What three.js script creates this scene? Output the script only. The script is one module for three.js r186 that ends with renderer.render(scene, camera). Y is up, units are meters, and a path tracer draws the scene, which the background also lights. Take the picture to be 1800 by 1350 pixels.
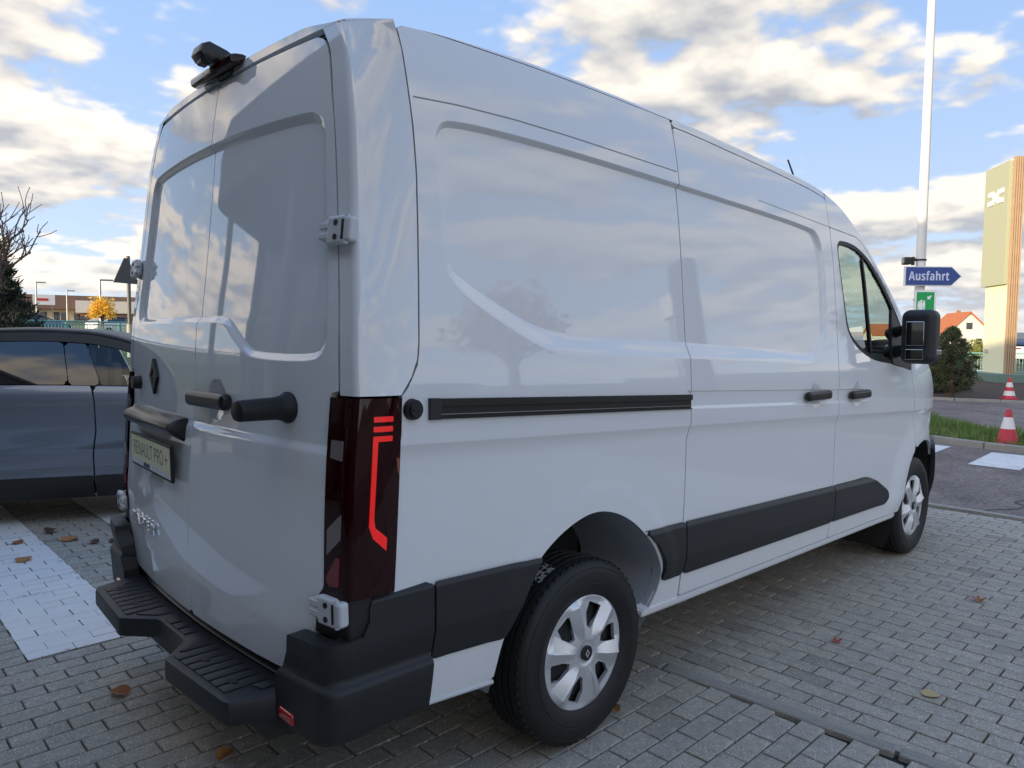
import * as THREE from 'three';
import { mergeGeometries, toCreasedNormals } from 'three/addons/utils/BufferGeometryUtils.js';
import { RoundedBoxGeometry } from 'three/addons/geometries/RoundedBoxGeometry.js';
import { ImprovedNoise } from 'three/addons/math/ImprovedNoise.js';
import { FontLoader } from 'three/addons/loaders/FontLoader.js';
import { TextGeometry } from 'three/addons/geometries/TextGeometry.js';

// ---------------------------------------------------------------- camera, sky, sun, exposure
const scene = new THREE.Scene();
const camera = new THREE.PerspectiveCamera(55.387, 4 / 3, 0.05, 6000);
{
  const yaw = -46.1215 * Math.PI / 180, pit = -3.649 * Math.PI / 180, roll = 0.4381 * Math.PI / 180;
  const F = new THREE.Vector3(Math.cos(pit) * Math.cos(yaw), Math.sin(pit), Math.cos(pit) * Math.sin(yaw));
  const R = F.clone().cross(new THREE.Vector3(0, 1, 0)).normalize(), U = R.clone().cross(F);
  camera.position.set(-2.0512, 1.5227, 2.6922);
  camera.up.copy(R.multiplyScalar(-Math.sin(roll)).addScaledVector(U, Math.cos(roll)));
  camera.lookAt(camera.position.clone().add(F));
}
const renderer = new THREE.WebGLRenderer({ antialias: true });
renderer.toneMapping = THREE.LinearToneMapping;
renderer.toneMappingExposure = 1.36;
renderer.shadowMap.enabled = true;
const SUN = new THREE.Vector3(-0.995, 0, -0.10).multiplyScalar(Math.cos(7.5 * Math.PI / 180)).add(new THREE.Vector3(0, Math.sin(7.5 * Math.PI / 180), 0));
const sun = new THREE.DirectionalLight(new THREE.Color().setRGB(1, 0.79, 0.52), 4.6);
sun.position.copy(SUN).multiplyScalar(80); sun.castShadow = true; sun.shadow.radius = 1.5;
Object.assign(sun.shadow.camera, { left: -60, right: 60, top: 60, bottom: -60, near: 1, far: 300 });
sun.shadow.mapSize.set(4096, 4096);
scene.add(sun, sun.target);

const clamp = (x, a = 0, b = 1) => Math.min(b, Math.max(a, x));
const sst = (a, b, x) => { const t = clamp((x - a) / (b - a)); return t * t * (3 - 2 * t); };
const lerp = (a, b, t) => a + (b - a) * t;
let seed = 7;
const rnd = () => { seed = (seed * 1664525 + 1013904223) >>> 0; return seed / 4294967296; };
const rr = (a, b) => a + (b - a) * rnd();
const IN = new ImprovedNoise();
const fbm = (x, y, z, o = 5) => { let s = 0, a = 0.5; for (let i = 0; i < o; i++) { s += a * IN.noise(x, y, z); x = x * 2.03 + 3.1; y = y * 2.03 + 1.7; z = z * 2.03 + 5.3; a *= 0.5; } return s; };

{ // air and broken stratocumulus, lit from the low sun
  const W = 4096, H = 2048, D = new Float32Array(W * H * 4);
  // [azimuth, elevation, half widths, amount] in degrees: the banks and gaps of this afternoon's sky
  const banks = [[-26, 21, 13, 5, 0.3], [-36, 24, 6, 4, 0.24], [-17, 17, 8, 3.5, 0.3], [-78, 13, 9, 5, 0.34], [-60, 25, 8, 4, 0.1], [-72, 24, 9, 3.5, -0.35], [-14, 23, 5, 3, -0.3],
    [-19, 11.8, 5, 1.3, -0.5], [-75, 8.5, 3.5, 1.2, -0.5], [-40, 27, 8, 2.5, -0.25], [-85, 20, 5, 3, 0.25], [-10, 9.5, 9, 2.2, 0.3], [-70, 5, 8, 2.5, 0.3], [-8, 18, 6, 2, -0.25], [-12, 5, 12, 2.4, 0.22], [-82, 26, 4, 2, 0.3],
    [-66, 20, 5, 2, -0.3]];
  const dens = (az, el) => {
    const s = Math.sin(Math.max(el, 0.004)), k = 1 / (s + 0.13), x = Math.cos(el) * Math.cos(az) * k, z = Math.cos(el) * Math.sin(az) * k;
    let d = fbm(x * 1.3 + 11.3, z * 1.3 + 4.2, 0.7, 3) * 1.15 + fbm(x * 4.8, z * 4.8, 3.3, 3) * 0.55 + fbm(x * 19, z * 19, 7.3, 3) * 0.17 + 0.1 - 0.24 * sst(0.5, 1.0, el);
    const a = az * 57.2958, e = el * 57.2958;
    for (const b of banks) { const u = (a - b[0]) / b[2], v = (e - b[1]) / b[3], q = u * u + v * v; if (q < 6) d += b[4] * Math.exp(-q); }
    return d;
  };
  for (let j = 0; j < H; j++) {
    const el = ((j + 0.5) / H - 0.5) * Math.PI;
    for (let i = 0; i < W; i++) {
      const o = (j * W + i) * 4; D[o + 3] = 1;
      if (el < 0) { D[o] = 0.2; D[o + 1] = 0.19; D[o + 2] = 0.185; continue; }
      const az = ((i + 0.5) / W - 0.5) * 2 * Math.PI, x = Math.cos(el) * Math.cos(az), y = Math.sin(el), z = Math.cos(el) * Math.sin(az);
      const ang = Math.acos(clamp(x * SUN.x + y * SUN.y + z * SUN.z, -1, 1)), g = Math.exp(-ang * ang / 0.75), e = el * 57.2958;
      const t = clamp(1 - Math.exp(-e / 17)), z2 = clamp((e - 25) / 65);
      let r = lerp(lerp(0.6, 0.175, t), 0.12, z2), G = lerp(lerp(0.70, 0.34, t), 0.285, z2), b = lerp(lerp(0.80, 0.68, t), 0.61, z2);
      r *= 1 + 1.9 * g; G *= 1 + 1.8 * g; b *= 1 + 1.5 * g;
      const d = dens(az, el), d2 = dens(az, el + 0.028);
      const a = sst(-0.045, 0.2, d), far = Math.exp(-e / 6), lo = [0.34, 0.355, 0.395], hi = [0.9, 0.82, 0.7];
      let lit = clamp(0.56 + (d - d2) * 2.0 - Math.max(0, d - 0.16) * 0.6);
      for (let c = 0; c < 3; c++) { let v = lerp(lo[c], hi[c], lit); v = lerp(v, [0.60, 0.60, 0.61][c], far * 0.6); v *= 1 + [3.8, 3.2, 2.6][c] * g; D[o + c] = lerp([r, G, b][c], v, a * 0.95); }
    }
  }
  const tex = new THREE.DataTexture(D, W, H, THREE.RGBAFormat, THREE.FloatType);
  tex.mapping = THREE.EquirectangularReflectionMapping; tex.magFilter = THREE.LinearFilter; tex.needsUpdate = true;
  scene.background = tex; scene.environment = tex;
}

// ---------------------------------------------------------------- helpers
const V = (x, y, z) => new THREE.Vector3(x, y, z);
const lin = (r, g = r, b = r) => new THREE.Color().setRGB(r, g, b);
const taken = {};
const numbered = n => { const k = taken[n] = (taken[n] ?? -1) + 1; return k ? `${n}_${String(k).padStart(3, '0')}` : n; };
function tag(o, label, category, group, kind) { Object.assign(o.userData, { label, category }); if (group) o.userData.group = group; if (kind) o.userData.kind = kind; return o; }
function thing(name, label, category, [x, y, z] = [0, 0, 0], turn = 0, group) {
  const o = new THREE.Group(); o.name = numbered(name); o.position.set(x, y, z); o.rotation.y = turn; scene.add(o); return tag(o, label, category, group);
}
function put(name, geo, mat, parent, label) {
  const m = new THREE.Mesh(Array.isArray(geo) ? merge(geo) : geo, mat); m.castShadow = m.receiveShadow = true;
  m.name = parent ? name : numbered(name); (parent ?? scene).add(m); if (label) m.userData.label = label; return m;
}
function structure(name, geo, mat, parent) { const m = put(name, geo, mat, parent); m.userData.kind = 'structure'; return m; }
function merge(gs) {
  const l = gs.map(g => { let q = g.index ? g.toNonIndexed() : g.clone(); for (const k of Object.keys(q.attributes)) if (!['position', 'normal', 'uv'].includes(k)) q.deleteAttribute(k); if (!q.attributes.normal) q.computeVertexNormals(); if (!q.attributes.uv) q.setAttribute('uv', new THREE.BufferAttribute(new Float32Array(q.attributes.position.count * 2), 2)); return q; });
  return mergeGeometries(l);
}
const box = (w, h, d, x = 0, y = 0, z = 0) => new THREE.BoxGeometry(w, h, d).translate(x, y, z);
const rbox = (w, h, d, r, x = 0, y = 0, z = 0, s = 2) => new RoundedBoxGeometry(w, h, d, s, r).translate(x, y, z);
const bx = (x0, x1, y0, y1, z0, z1) => box(x1 - x0, y1 - y0, z1 - z0, (x0 + x1) / 2, (y0 + y1) / 2, (z0 + z1) / 2);
const cyl = (r0, r1, h, n = 24, x = 0, y = 0, z = 0) => new THREE.CylinderGeometry(r0, r1, h, n).translate(x, y, z);
function rod(a, b, r0, r1 = r0, n = 10) {
  const A = V(...a), B = V(...b), g = new THREE.CylinderGeometry(r1, r0, A.distanceTo(B), n);
  g.applyQuaternion(new THREE.Quaternion().setFromUnitVectors(V(0, 1, 0), B.clone().sub(A).normalize()));
  return g.translate((a[0] + b[0]) / 2, (a[1] + b[1]) / 2, (a[2] + b[2]) / 2);
}
function extr(pts, depth, bevel = 0, holes = []) { // polygon in xy, from z = 0 to depth
  const s = new THREE.Shape(pts.map(p => new THREE.Vector2(...p)));
  for (const h of holes) s.holes.push(new THREE.Path(h.map(p => new THREE.Vector2(...p))));
  return new THREE.ExtrudeGeometry(s, { depth: depth - 2 * bevel, bevelEnabled: bevel > 0, bevelThickness: bevel, bevelSize: bevel, bevelOffset: -bevel, bevelSegments: 2, curveSegments: 8 }).translate(0, 0, bevel);
}
const circle = (cx, cy, r, n = 28) => Array.from({ length: n }, (_, i) => [cx + r * Math.cos(i / n * 2 * Math.PI), cy + r * Math.sin(i / n * 2 * Math.PI)]);
function spl(xs, ys) { // smooth curve without overshoot
  const n = xs.length, m = [], d = [];
  for (let i = 0; i < n - 1; i++) d.push((ys[i + 1] - ys[i]) / (xs[i + 1] - xs[i]));
  for (let i = 0; i < n; i++) m.push(i === 0 ? d[0] : i === n - 1 ? d[n - 2] : d[i - 1] * d[i] <= 0 ? 0 : 2 * d[i - 1] * d[i] / (d[i - 1] + d[i]));
  return x => {
    if (x <= xs[0]) return ys[0] + m[0] * (x - xs[0]); if (x >= xs[n - 1]) return ys[n - 1] + m[n - 1] * (x - xs[n - 1]);
    let i = 0; while (x > xs[i + 1]) i++;
    const h = xs[i + 1] - xs[i], t = (x - xs[i]) / h, t2 = t * t, t3 = t2 * t;
    return ys[i] * (2 * t3 - 3 * t2 + 1) + h * m[i] * (t3 - 2 * t2 + t) + ys[i + 1] * (3 * t2 - 2 * t3) + h * m[i + 1] * (t3 - t2);
  };
}
const plin = (xs, ys) => x => { if (x <= xs[0]) return ys[0]; const n = xs.length; if (x >= xs[n - 1]) return ys[n - 1]; let i = 0; while (x > xs[i + 1]) i++; return lerp(ys[i], ys[i + 1], (x - xs[i]) / (xs[i + 1] - xs[i])); };
const crv = (pts, n = 6, closed = true) => { const c = new THREE.CatmullRomCurve3(pts.map(p => V(p[0], p[1], 0)), closed, 'centripetal'), N = pts.length * n, o = []; for (let i = 0; i < N + (closed ? 0 : 1); i++) { const p = c.getPoint(i / N); o.push([p.x, p.y]); } return o; };
function sdPoly(P) { // inside is positive
  const n = P.length;
  return (x, y) => {
    let d = 1e9, ins = false;
    for (let i = 0, j = n - 1; i < n; j = i++) {
      const [ax, ay] = P[i], [cx, cy] = P[j], ex = cx - ax, ey = cy - ay, wx = x - ax, wy = y - ay, t = clamp((wx * ex + wy * ey) / (ex * ex + ey * ey + 1e-12)), bx_ = wx - ex * t, by_ = wy - ey * t;
      d = Math.min(d, bx_ * bx_ + by_ * by_);
      if ((ay > y) !== (cy > y) && x < ex * (y - ay) / ey + ax) ins = !ins;
    }
    return (ins ? 1 : -1) * Math.sqrt(d);
  };
}
const range = (a, b, step) => { const n = Math.max(1, Math.round(Math.abs(b - a) / step)); return Array.from({ length: n + 1 }, (_, i) => a + (b - a) * i / n); };
// triangles with vertices {p, n, q}: q is the place in the sheet's own plane, by which it is cut
function clipTris(tris, sdf, rim, out = { p: [], n: [], q: [] }) {
  const push = v => { out.p.push(...v.p); out.n.push(...v.n); out.q.push(...v.q); };
  const mid = (a, b) => { const t = a.s / (a.s - b.s), f = k => a[k].map((v, i) => lerp(v, b[k][i], t)); return { p: f('p'), n: f('n'), q: f('q') }; };
  for (const T of tris) {
    for (const v of T) if (v.s === undefined || v.f !== sdf) { v.s = sdf ? sdf(v.q[0], v.q[1]) : 1; v.f = sdf; }
    const k = T.filter(v => v.s > 0).length;
    if (k === 3) T.forEach(push);
    else if (k) {
      let t = T; while (!(k === 1 ? t[0].s > 0 && t[1].s <= 0 && t[2].s <= 0 : t[0].s <= 0)) t = [t[1], t[2], t[0]];
      const [a, b, c] = t, ab = mid(a, b), ca = mid(c, a);
      if (k === 1) [a, ab, ca].forEach(push); else [ab, b, c, ab, c, ca].forEach(push);
      if (rim) {
        const E = k === 1 ? [ab, ca] : [ca, ab], w = E.map(v => v.p.map((x, i) => x - v.n[i] * rim));
        const e = V(...E[1].p).sub(V(...E[0].p)), nn = e.clone().cross(V(...E[0].n)).normalize(), n = [nn.x, nn.y, nn.z];
        for (const p of [E[0].p, w[0], E[1].p, E[1].p, w[0], w[1]]) { out.p.push(...p); out.n.push(...n); out.q.push(0, 0); }
      }
    }
  }
  return out;
}
function toGeo(o) {
  for (let i = 0; i < o.p.length; i += 9) { // wind every face the way its normals point
    const P = o.p, a = [P[i + 3] - P[i], P[i + 4] - P[i + 1], P[i + 5] - P[i + 2]], b = [P[i + 6] - P[i], P[i + 7] - P[i + 1], P[i + 8] - P[i + 2]];
    const n = [a[1] * b[2] - a[2] * b[1], a[2] * b[0] - a[0] * b[2], a[0] * b[1] - a[1] * b[0]], N = o.n;
    if (n[0] * (N[i] + N[i + 3] + N[i + 6]) + n[1] * (N[i + 1] + N[i + 4] + N[i + 7]) + n[2] * (N[i + 2] + N[i + 5] + N[i + 8]) < 0)
      for (const [A, s, j] of [[P, 3, i], [N, 3, i], [o.q, 2, i / 9 * 6]]) for (let k = 0; k < s; k++) { const t = A[j + s + k]; A[j + s + k] = A[j + 2 * s + k]; A[j + 2 * s + k] = t; }
  }
  const g = new THREE.BufferGeometry();
  g.setAttribute('position', new THREE.Float32BufferAttribute(o.p, 3)); g.setAttribute('normal', new THREE.Float32BufferAttribute(o.n, 3)); g.setAttribute('uv', new THREE.Float32BufferAttribute(o.q, 2));
  return g;
}
function nrm(S, a, b, sg, e = 1e-4) {
  const p = S(a + e, b), q = S(a - e, b), r = S(a, b + e), t = S(a, b - e);
  const u = [p[0] - q[0], p[1] - q[1], p[2] - q[2]], v = [r[0] - t[0], r[1] - t[1], r[2] - t[2]];
  const n = [u[1] * v[2] - u[2] * v[1], u[2] * v[0] - u[0] * v[2], u[0] * v[1] - u[1] * v[0]], l = sg / (Math.hypot(...n) || 1);
  return n.map(x => x * l);
}
function gridTris(S, us, vs, sg = 1, warp) {
  const g = us.map(u => vs.map(v => { const [a, b] = warp ? warp(u, v) : [u, v]; return { p: S(a, b), n: nrm(S, a, b, sg), q: [a, b] }; })), t = [];
  for (let i = 0; i < us.length - 1; i++) for (let j = 0; j < vs.length - 1; j++) t.push([g[i][j], g[i + 1][j], g[i + 1][j + 1]], [g[i][j], g[i + 1][j + 1], g[i][j + 1]]);
  return t;
}
const asTris = o => { const t = []; for (let i = 0; i < o.p.length / 9; i++) t.push([0, 1, 2].map(k => { const j = i * 3 + k; return { p: o.p.slice(j * 3, j * 3 + 3), n: o.n.slice(j * 3, j * 3 + 3), q: o.q.slice(j * 2, j * 2 + 2) }; })); return t; };
// cut: an outline cut without a rim before the panel's own edge
const sheet = (S, us, vs, sdf, { rim = 0.018, sg = 1, warp, cut } = {}) => { let t = gridTris(S, us, vs, sg, warp); if (cut) t = asTris(clipTris(t, cut, 0)); return toGeo(clipTris(t, sdf, rim)); };
// band between two matched outlines, from depth 0 to depth d: the pressed lip round a panel
function lipTris(outer, inner, S, d, sg, steps = 6, bite = 0.6) {
  const N = outer.length, g = [];
  for (let i = 0; i < N; i++) { const row = []; for (let k = 0; k <= steps; k++) { const t = k / steps, a = lerp(outer[i][0], inner[i][0], t), b = lerp(outer[i][1], inner[i][1], t); row.push({ p: S(a, b, d * lerp(t, t * t * (3 - 2 * t), bite)), q: [a, b] }); } g.push(row); }
  for (let i = 0; i < N; i++) for (let k = 0; k <= steps; k++) {
    const a = g[(i + 1) % N][k].p, b = g[(i + N - 1) % N][k].p, c = g[i][Math.min(k + 1, steps)].p, e = g[i][Math.max(k - 1, 0)].p;
    const n = V(a[0] - b[0], a[1] - b[1], a[2] - b[2]).cross(V(c[0] - e[0], c[1] - e[1], c[2] - e[2])).normalize(), ref = nrm((x, y) => S(x, y, 0), ...g[i][k].q, sg);
    const s = n.x * ref[0] + n.y * ref[1] + n.z * ref[2] < 0 ? -1 : 1; g[i][k].n = [n.x * s, n.y * s, n.z * s];
  }
  const t = [];
  for (let i = 0; i < N; i++) for (let k = 0; k < steps; k++) { const a = g[i], b = g[(i + 1) % N]; t.push([a[k], b[k], b[k + 1]], [a[k], b[k + 1], a[k + 1]]); }
  return t;
}
function tex2d(n, f, { srgb = true, rep = 1 } = {}) { // n x n computed texture; f(x, y) in 0..1 gives a number or [r, g, b]
  const d = new Uint8Array(n * n * 4);
  for (let j = 0; j < n; j++) for (let i = 0; i < n; i++) { let c = f(i / n, j / n); if (typeof c === 'number') c = [c, c, c]; for (let k = 0; k < 3; k++) d[(j * n + i) * 4 + k] = clamp(c[k]) * 255; d[(j * n + i) * 4 + 3] = 255; }
  const t = new THREE.DataTexture(d, n, n); t.wrapS = t.wrapT = THREE.RepeatWrapping; t.magFilter = THREE.LinearFilter; t.minFilter = THREE.LinearMipmapLinearFilter; t.generateMipmaps = true; t.repeat.set(rep, rep);
  if (srgb) t.colorSpace = THREE.SRGBColorSpace; t.needsUpdate = true; return t;
}
function canvasTex(w, h, draw) { const c = document.createElement('canvas'); c.width = w; c.height = h; draw(c.getContext('2d'), w, h); const t = new THREE.CanvasTexture(c); t.colorSpace = THREE.SRGBColorSpace; t.magFilter = THREE.LinearFilter; return t; }
const hash = (i, j) => { let h = (i * 374761393 + j * 668265263) | 0; h = (h ^ (h >>> 13)) * 1274126177; return ((h ^ (h >>> 16)) >>> 0) / 4294967296; };
// seamless noise on the unit square
const tn = (x, y, f, s = 0) => { const X = x * f, Y = y * f, i = Math.floor(X), j = Math.floor(Y), u = X - i, v = Y - j, w = (a, b) => hash((a % f) + s * 131, (b % f) + s * 57), su = u * u * (3 - 2 * u), sv = v * v * (3 - 2 * v); return lerp(lerp(w(i, j), w(i + 1, j), su), lerp(w(i, j + 1), w(i + 1, j + 1), su), sv); };
const std = (c, roughness = 0.6, o = {}) => new THREE.MeshStandardMaterial({ color: c, roughness, side: THREE.DoubleSide, ...o });
const phys = (c, roughness, o = {}) => new THREE.MeshPhysicalMaterial({ color: c, roughness, side: THREE.DoubleSide, ...o });

// ---------------------------------------------------------------- shared materials
const grainTex = tex2d(256, (x, y) => 0.5 + 0.5 * (hash(Math.round(x * 256), Math.round(y * 256)) - 0.5) + 0.3 * (tn(x, y, 64, 3) - 0.5), { srgb: false, rep: 6 });
const M = {
  white: phys(lin(0.79, 0.815, 0.83), 0.03, { ior: 1.78 }),
  whiteTrim: std(lin(0.58, 0.6, 0.62), 0.4),
  gap: std(lin(0.006), 0.9),
  plastic: std(lin(0.017, 0.0175, 0.02), 0.5, { bumpMap: grainTex, bumpScale: 0.0006 }),
  plasticSmooth: std(lin(0.012), 0.35),
  rubber: std(lin(0.009, 0.009, 0.0095), 0.58),
  seal: std(lin(0.008), 0.55),
  under: std(lin(0.02), 0.9),
  silver: std(lin(0.74, 0.75, 0.77), 0.32, { metalness: 0.6 }),
  chrome: std(lin(0.75), 0.12, { metalness: 1 }),
  steel: std(lin(0.3), 0.4, { metalness: 0.8 }),
  lensDark: phys(lin(0.02, 0.0006, 0.001), 0.03, { ior: 1.45 }),
  lensRed: phys(lin(0.62, 0.008, 0.006), 0.3, { clearcoat: 1, clearcoatRoughness: 0.02, emissive: lin(0.26, 0.002, 0.001) }),
  lensMid: phys(lin(0.2, 0.004, 0.008), 0.2, { clearcoat: 1 }),
  lensGrey: phys(lin(0.2, 0.17, 0.16), 0.25, { clearcoat: 1 }),
  lensAmber: phys(lin(0.25, 0.07, 0.03), 0.2, { clearcoat: 1 }),
  glass: phys(lin(0.86, 0.95, 0.92), 0.0, { transmission: 1, thickness: 0, ior: 1.5 }),
  darkGlass: phys(lin(0.012, 0.012, 0.014), 0.04, { clearcoat: 1, clearcoatRoughness: 0 }),
  tintGlass: phys(lin(0.6, 0.68, 0.64), 0.0, { transmission: 1, thickness: 0 }),
  mirror: std(lin(0.8), 0.02, { metalness: 1 }),
};

// a mirrored copy of a geometry, its faces still turned outwards
function flipZ(g) { const c = (g.index ? g.toNonIndexed() : g.clone()).scale(1, 1, -1); for (const k of ['position', 'normal', 'uv']) { const a = c.attributes[k]; if (!a) continue; const s = a.itemSize, A = a.array; for (let i = 0; i < a.count; i += 3) for (let j = 0; j < s; j++) { const t = A[(i + 1) * s + j]; A[(i + 1) * s + j] = A[(i + 2) * s + j]; A[(i + 2) * s + j] = t; } } return c; }

// ---------------------------------------------------------------- the van (x forward from the rear axle, z to its right)
const RAKE = 0.04; // character lines drop 4 cm a metre towards the nose
const prof0 = spl([0.30, 0.40, 0.52, 0.6, 0.72, 0.93, 1.15, 1.3, 1.417, 1.461, 1.537, 1.775, 2.015, 2.256, 2.378, 2.46, 2.54],
  [0.925, 0.955, 0.974, 0.981, 0.986, 0.9885, 0.9885, 0.987, 0.983, 0.9805, 0.974, 0.9535, 0.931, 0.898, 0.8765, 0.857, 0.832]);
const taper = x => (x < 3.4 ? 0 : 0.18 * (Math.min(x, 4.25) - 3.4) ** 2 + (x > 4.25 ? 0.306 * (x - 4.25) + 1.3 * (x - 4.25) ** 2 : 0)) ;
const HD = [[1.835, 1.2265], [2.405, 1.205]], HR = [0.185, 1.303];   // dimples behind the handles
const AR = [0.03, 0.47], AF = [3.64, 0.36];
function zs(x, y) {
  const v = y + RAKE * x;
  let z = prof0(v) + 0.0145 * clamp((v - 1.115) / 0.069) ** 2.2 * (1 - 0.0 * v) - 0.002 * sst(1.3, 1.5, v) - taper(x);
  if (x > 0.6) z -= 0.006 * sst(1.252, 1.266, v) * (1 - sst(1.324, 1.33, v)) * (1 - sst(2.5, 2.6, x));
  const r = Math.hypot(x - AR[0], y - AR[1]); if (r < 0.6) z += 0.007 * (1 - sst(0.475, 0.545, r)) * sst(0.4, 0.6, y);
  for (const [hx, hy] of HD) { const q = Math.hypot(x - hx, y - hy); if (q < 0.066) z -= 0.017 * (1 - (q / 0.066) ** 2) ** 0.8; }
  const f = Math.hypot(x - AF[0], y - AF[1]); if (f < 0.7) z += 0.022 * (1 - sst(0.46, 0.66, f)) * sst(0.3, 0.5, y);
  return z;
}
const S = (x, y, d = 0) => [x, y, zs(x, y) - d];
const rxp = spl([0.40, 0.506, 0.62, 0.68, 0.841, 0.95, 1.10, 1.185, 1.215, 1.438, 1.561, 1.623, 1.858, 2.083, 2.206, 2.414, 2.47],
  [-1.064, -1.076, -1.084, -1.0875, -1.086, -1.08, -1.072, -1.066, -1.052, -1.047, -1.0395, -1.033, -1.0075, -0.986, -0.9745, -0.9445, -0.935]);
const rx = (z, y) => { const q = Math.hypot(z - HR[0], y - HR[1]); return rxp(y) + 0.055 * (z / 0.88) ** 2 + (q < 0.072 ? 0.017 * (1 - (q / 0.072) ** 2) ** 0.8 : 0); };
const Rr = (z, y, d = 0) => [rx(z, y) + d, y, z];
const cornerZ = spl([0.35, 0.8, 1.37, 1.57, 1.806, 1.982, 2.144, 2.317, 2.394, 2.44], [0.985, 0.985, 0.972, 0.958, 0.92, 0.893, 0.866, 0.822, 0.79, 0.76]);
const doorZ = spl([1.36, 1.366, 1.571, 1.764, 1.853, 1.993, 2.16, 2.355, 2.42, 2.46], [0.9, 0.9, 0.886, 0.856, 0.841, 0.818, 0.785, 0.733, 0.69, 0.66]);
const Dx = plin([0.8, 1.107, 1.19, 1.246, 1.356, 1.38, 1.444, 1.509, 1.673, 1.837, 2.003, 2.136, 2.226, 2.351, 2.43], [-0.874, -0.863, -0.872, -0.859, -0.856, -0.833, -0.797, -0.788, -0.779, -0.771, -0.765, -0.766, -0.771, -0.78, -0.795]);
// round the rear corner: t = 0 at the side seam, 1 at the door
function corner(t, y, d = 0, zin) {
  const A = [Dx(y), zs(Dx(y), y)], zb = cornerZ(y), B = [rx(zb, y), zb], zc = zin ?? doorZ(y), C = [rx(zc, y), zc], k = 0.022;
  const la = Math.hypot(A[0] - B[0], A[1] - B[1]), lc = Math.hypot(C[0] - B[0], C[1] - B[1]), ka = Math.min(k, la * 0.45), kc = Math.min(k, lc * 0.45);
  const a = [lerp(B[0], A[0], ka / la), lerp(B[1], A[1], ka / la)], c = [lerp(B[0], C[0], kc / lc), lerp(B[1], C[1], kc / lc)];
  let p, n;
  if (t < 0.5) { const s = t / 0.5, w = 4 * s * (1 - s) * 0.006; p = [lerp(A[0], a[0], s), lerp(A[1], a[1], s) + w]; }
  else if (t < 0.62) { const s = (t - 0.5) / 0.12, u = 1 - s; p = [u * u * a[0] + 2 * u * s * B[0] + s * s * c[0], u * u * a[1] + 2 * u * s * B[1] + s * s * c[1]]; }
  else { const s = (t - 0.62) / 0.38; p = [lerp(c[0], C[0], s), lerp(c[1], C[1], s)]; }
  if (d) { const s = sst(0.4, 0.7, t); p = [p[0] + d * s, p[1] - d * (1 - s)]; }
  return [p[0], y, p[1]];
}
const GAP = 0.0033;
const van = thing('delivery_van', 'white high-roof panel van with black step bumper, parked on the block paving', 'van');
const vanLeft = [];   // [name, geometry, material] mirrored to the other side
const both = (name, geo, mat, parent = van) => { const g = Array.isArray(geo) ? merge(geo) : geo, m = put(name, g, mat, parent); vanLeft.push([name, g, mat]); return m; };
const rows = [...range(0.34, 0.78, 0.022), ...range(0.795, 1.1, 0.014), ...range(1.108, 1.19, 0.0058), ...range(1.198, 1.246, 0.008), ...range(1.25, 1.27, 0.004), ...range(1.274, 1.318, 0.0055), ...range(1.322, 1.332, 0.002), ...range(1.345, 1.45, 0.02), ...range(1.47, 2.54, 0.026)];
const shear = (u, v) => [u, v - RAKE * u];
const arch = crv([[-0.453, 0.33], [-0.447, 0.42], [-0.43, 0.53], [-0.39, 0.62], [-0.335, 0.705], [-0.268, 0.775], [-0.165, 0.838], [-0.05, 0.876], [0.02, 0.882], [0.1, 0.870], [0.209, 0.826], [0.316, 0.752], [0.405, 0.66], [0.452, 0.56], [0.44, 0.48], [0.40, 0.40], [0.385, 0.33]], 5, false);
const archSd = sdPoly([...arch, [0.385, 0.1], [-0.453, 0.1]]);
const Bseam = [[0.612, 0.378], [0.605, 0.757], [0.61, 0.9], [0.613, 1.09], [0.619, 1.13], [0.6236, 1.165], [0.6236, 1.5], [0.6236, 2.6]];
const top = spl([-0.95, -0.6, 0, 0.64, 1.2, 1.75, 2.05, 2.33, 2.6, 2.81, 3.06, 3.28, 3.45, 3.6, 3.8, 4.0, 4.2, 4.45, 4.62], [2.41, 2.442, 2.455, 2.45, 2.425, 2.392, 2.365, 2.295, 2.15, 1.99, 1.80, 1.615, 1.46, 1.39, 1.335, 1.24, 1.10, 0.95, 0.86]);
const topPts = (a, b, n = 24) => Array.from({ length: n + 1 }, (_, i) => { const x = lerp(a, b, i / n); return [x, top(x)]; });
// pressed panel that runs across the quarter panel and the sliding door
const recO = crv([[-0.684, 2.09], [-0.677, 2.14], [-0.65, 2.168], [-0.6, 2.179], [-0.3, 2.189], [0.638, 2.172], [1.85, 2.127], [1.95, 2.112], [2.0, 2.06], [2.024, 1.9], [2.015, 1.62], [2.0, 1.55], [1.9, 1.44], [1.83, 1.405], [1.4, 1.412], [0.64, 1.438], [0.114, 1.456], [-0.09, 1.461], [-0.229, 1.478], [-0.319, 1.507], [-0.509, 1.595], [-0.6, 1.648], [-0.656, 1.698], [-0.677, 1.752], [-0.684, 1.9]], 8);
const recI = crv([[-0.668, 2.08], [-0.661, 2.127], [-0.64, 2.153], [-0.596, 2.163], [-0.3, 2.173], [0.636, 2.156], [1.84, 2.111], [1.935, 2.094], [1.98, 2.045], [2.003, 1.9], [1.994, 1.635], [1.975, 1.575], [1.87, 1.475], [1.815, 1.455], [1.4, 1.474], [0.63, 1.506], [0.119, 1.527], [-0.09, 1.535], [-0.21, 1.547], [-0.314, 1.572], [-0.47, 1.638], [-0.565, 1.684], [-0.632, 1.727], [-0.66, 1.785], [-0.669, 1.9]], 8);
const sdRO = sdPoly(recO), sdRI = sdPoly(recI), RD = 0.021;
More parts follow.
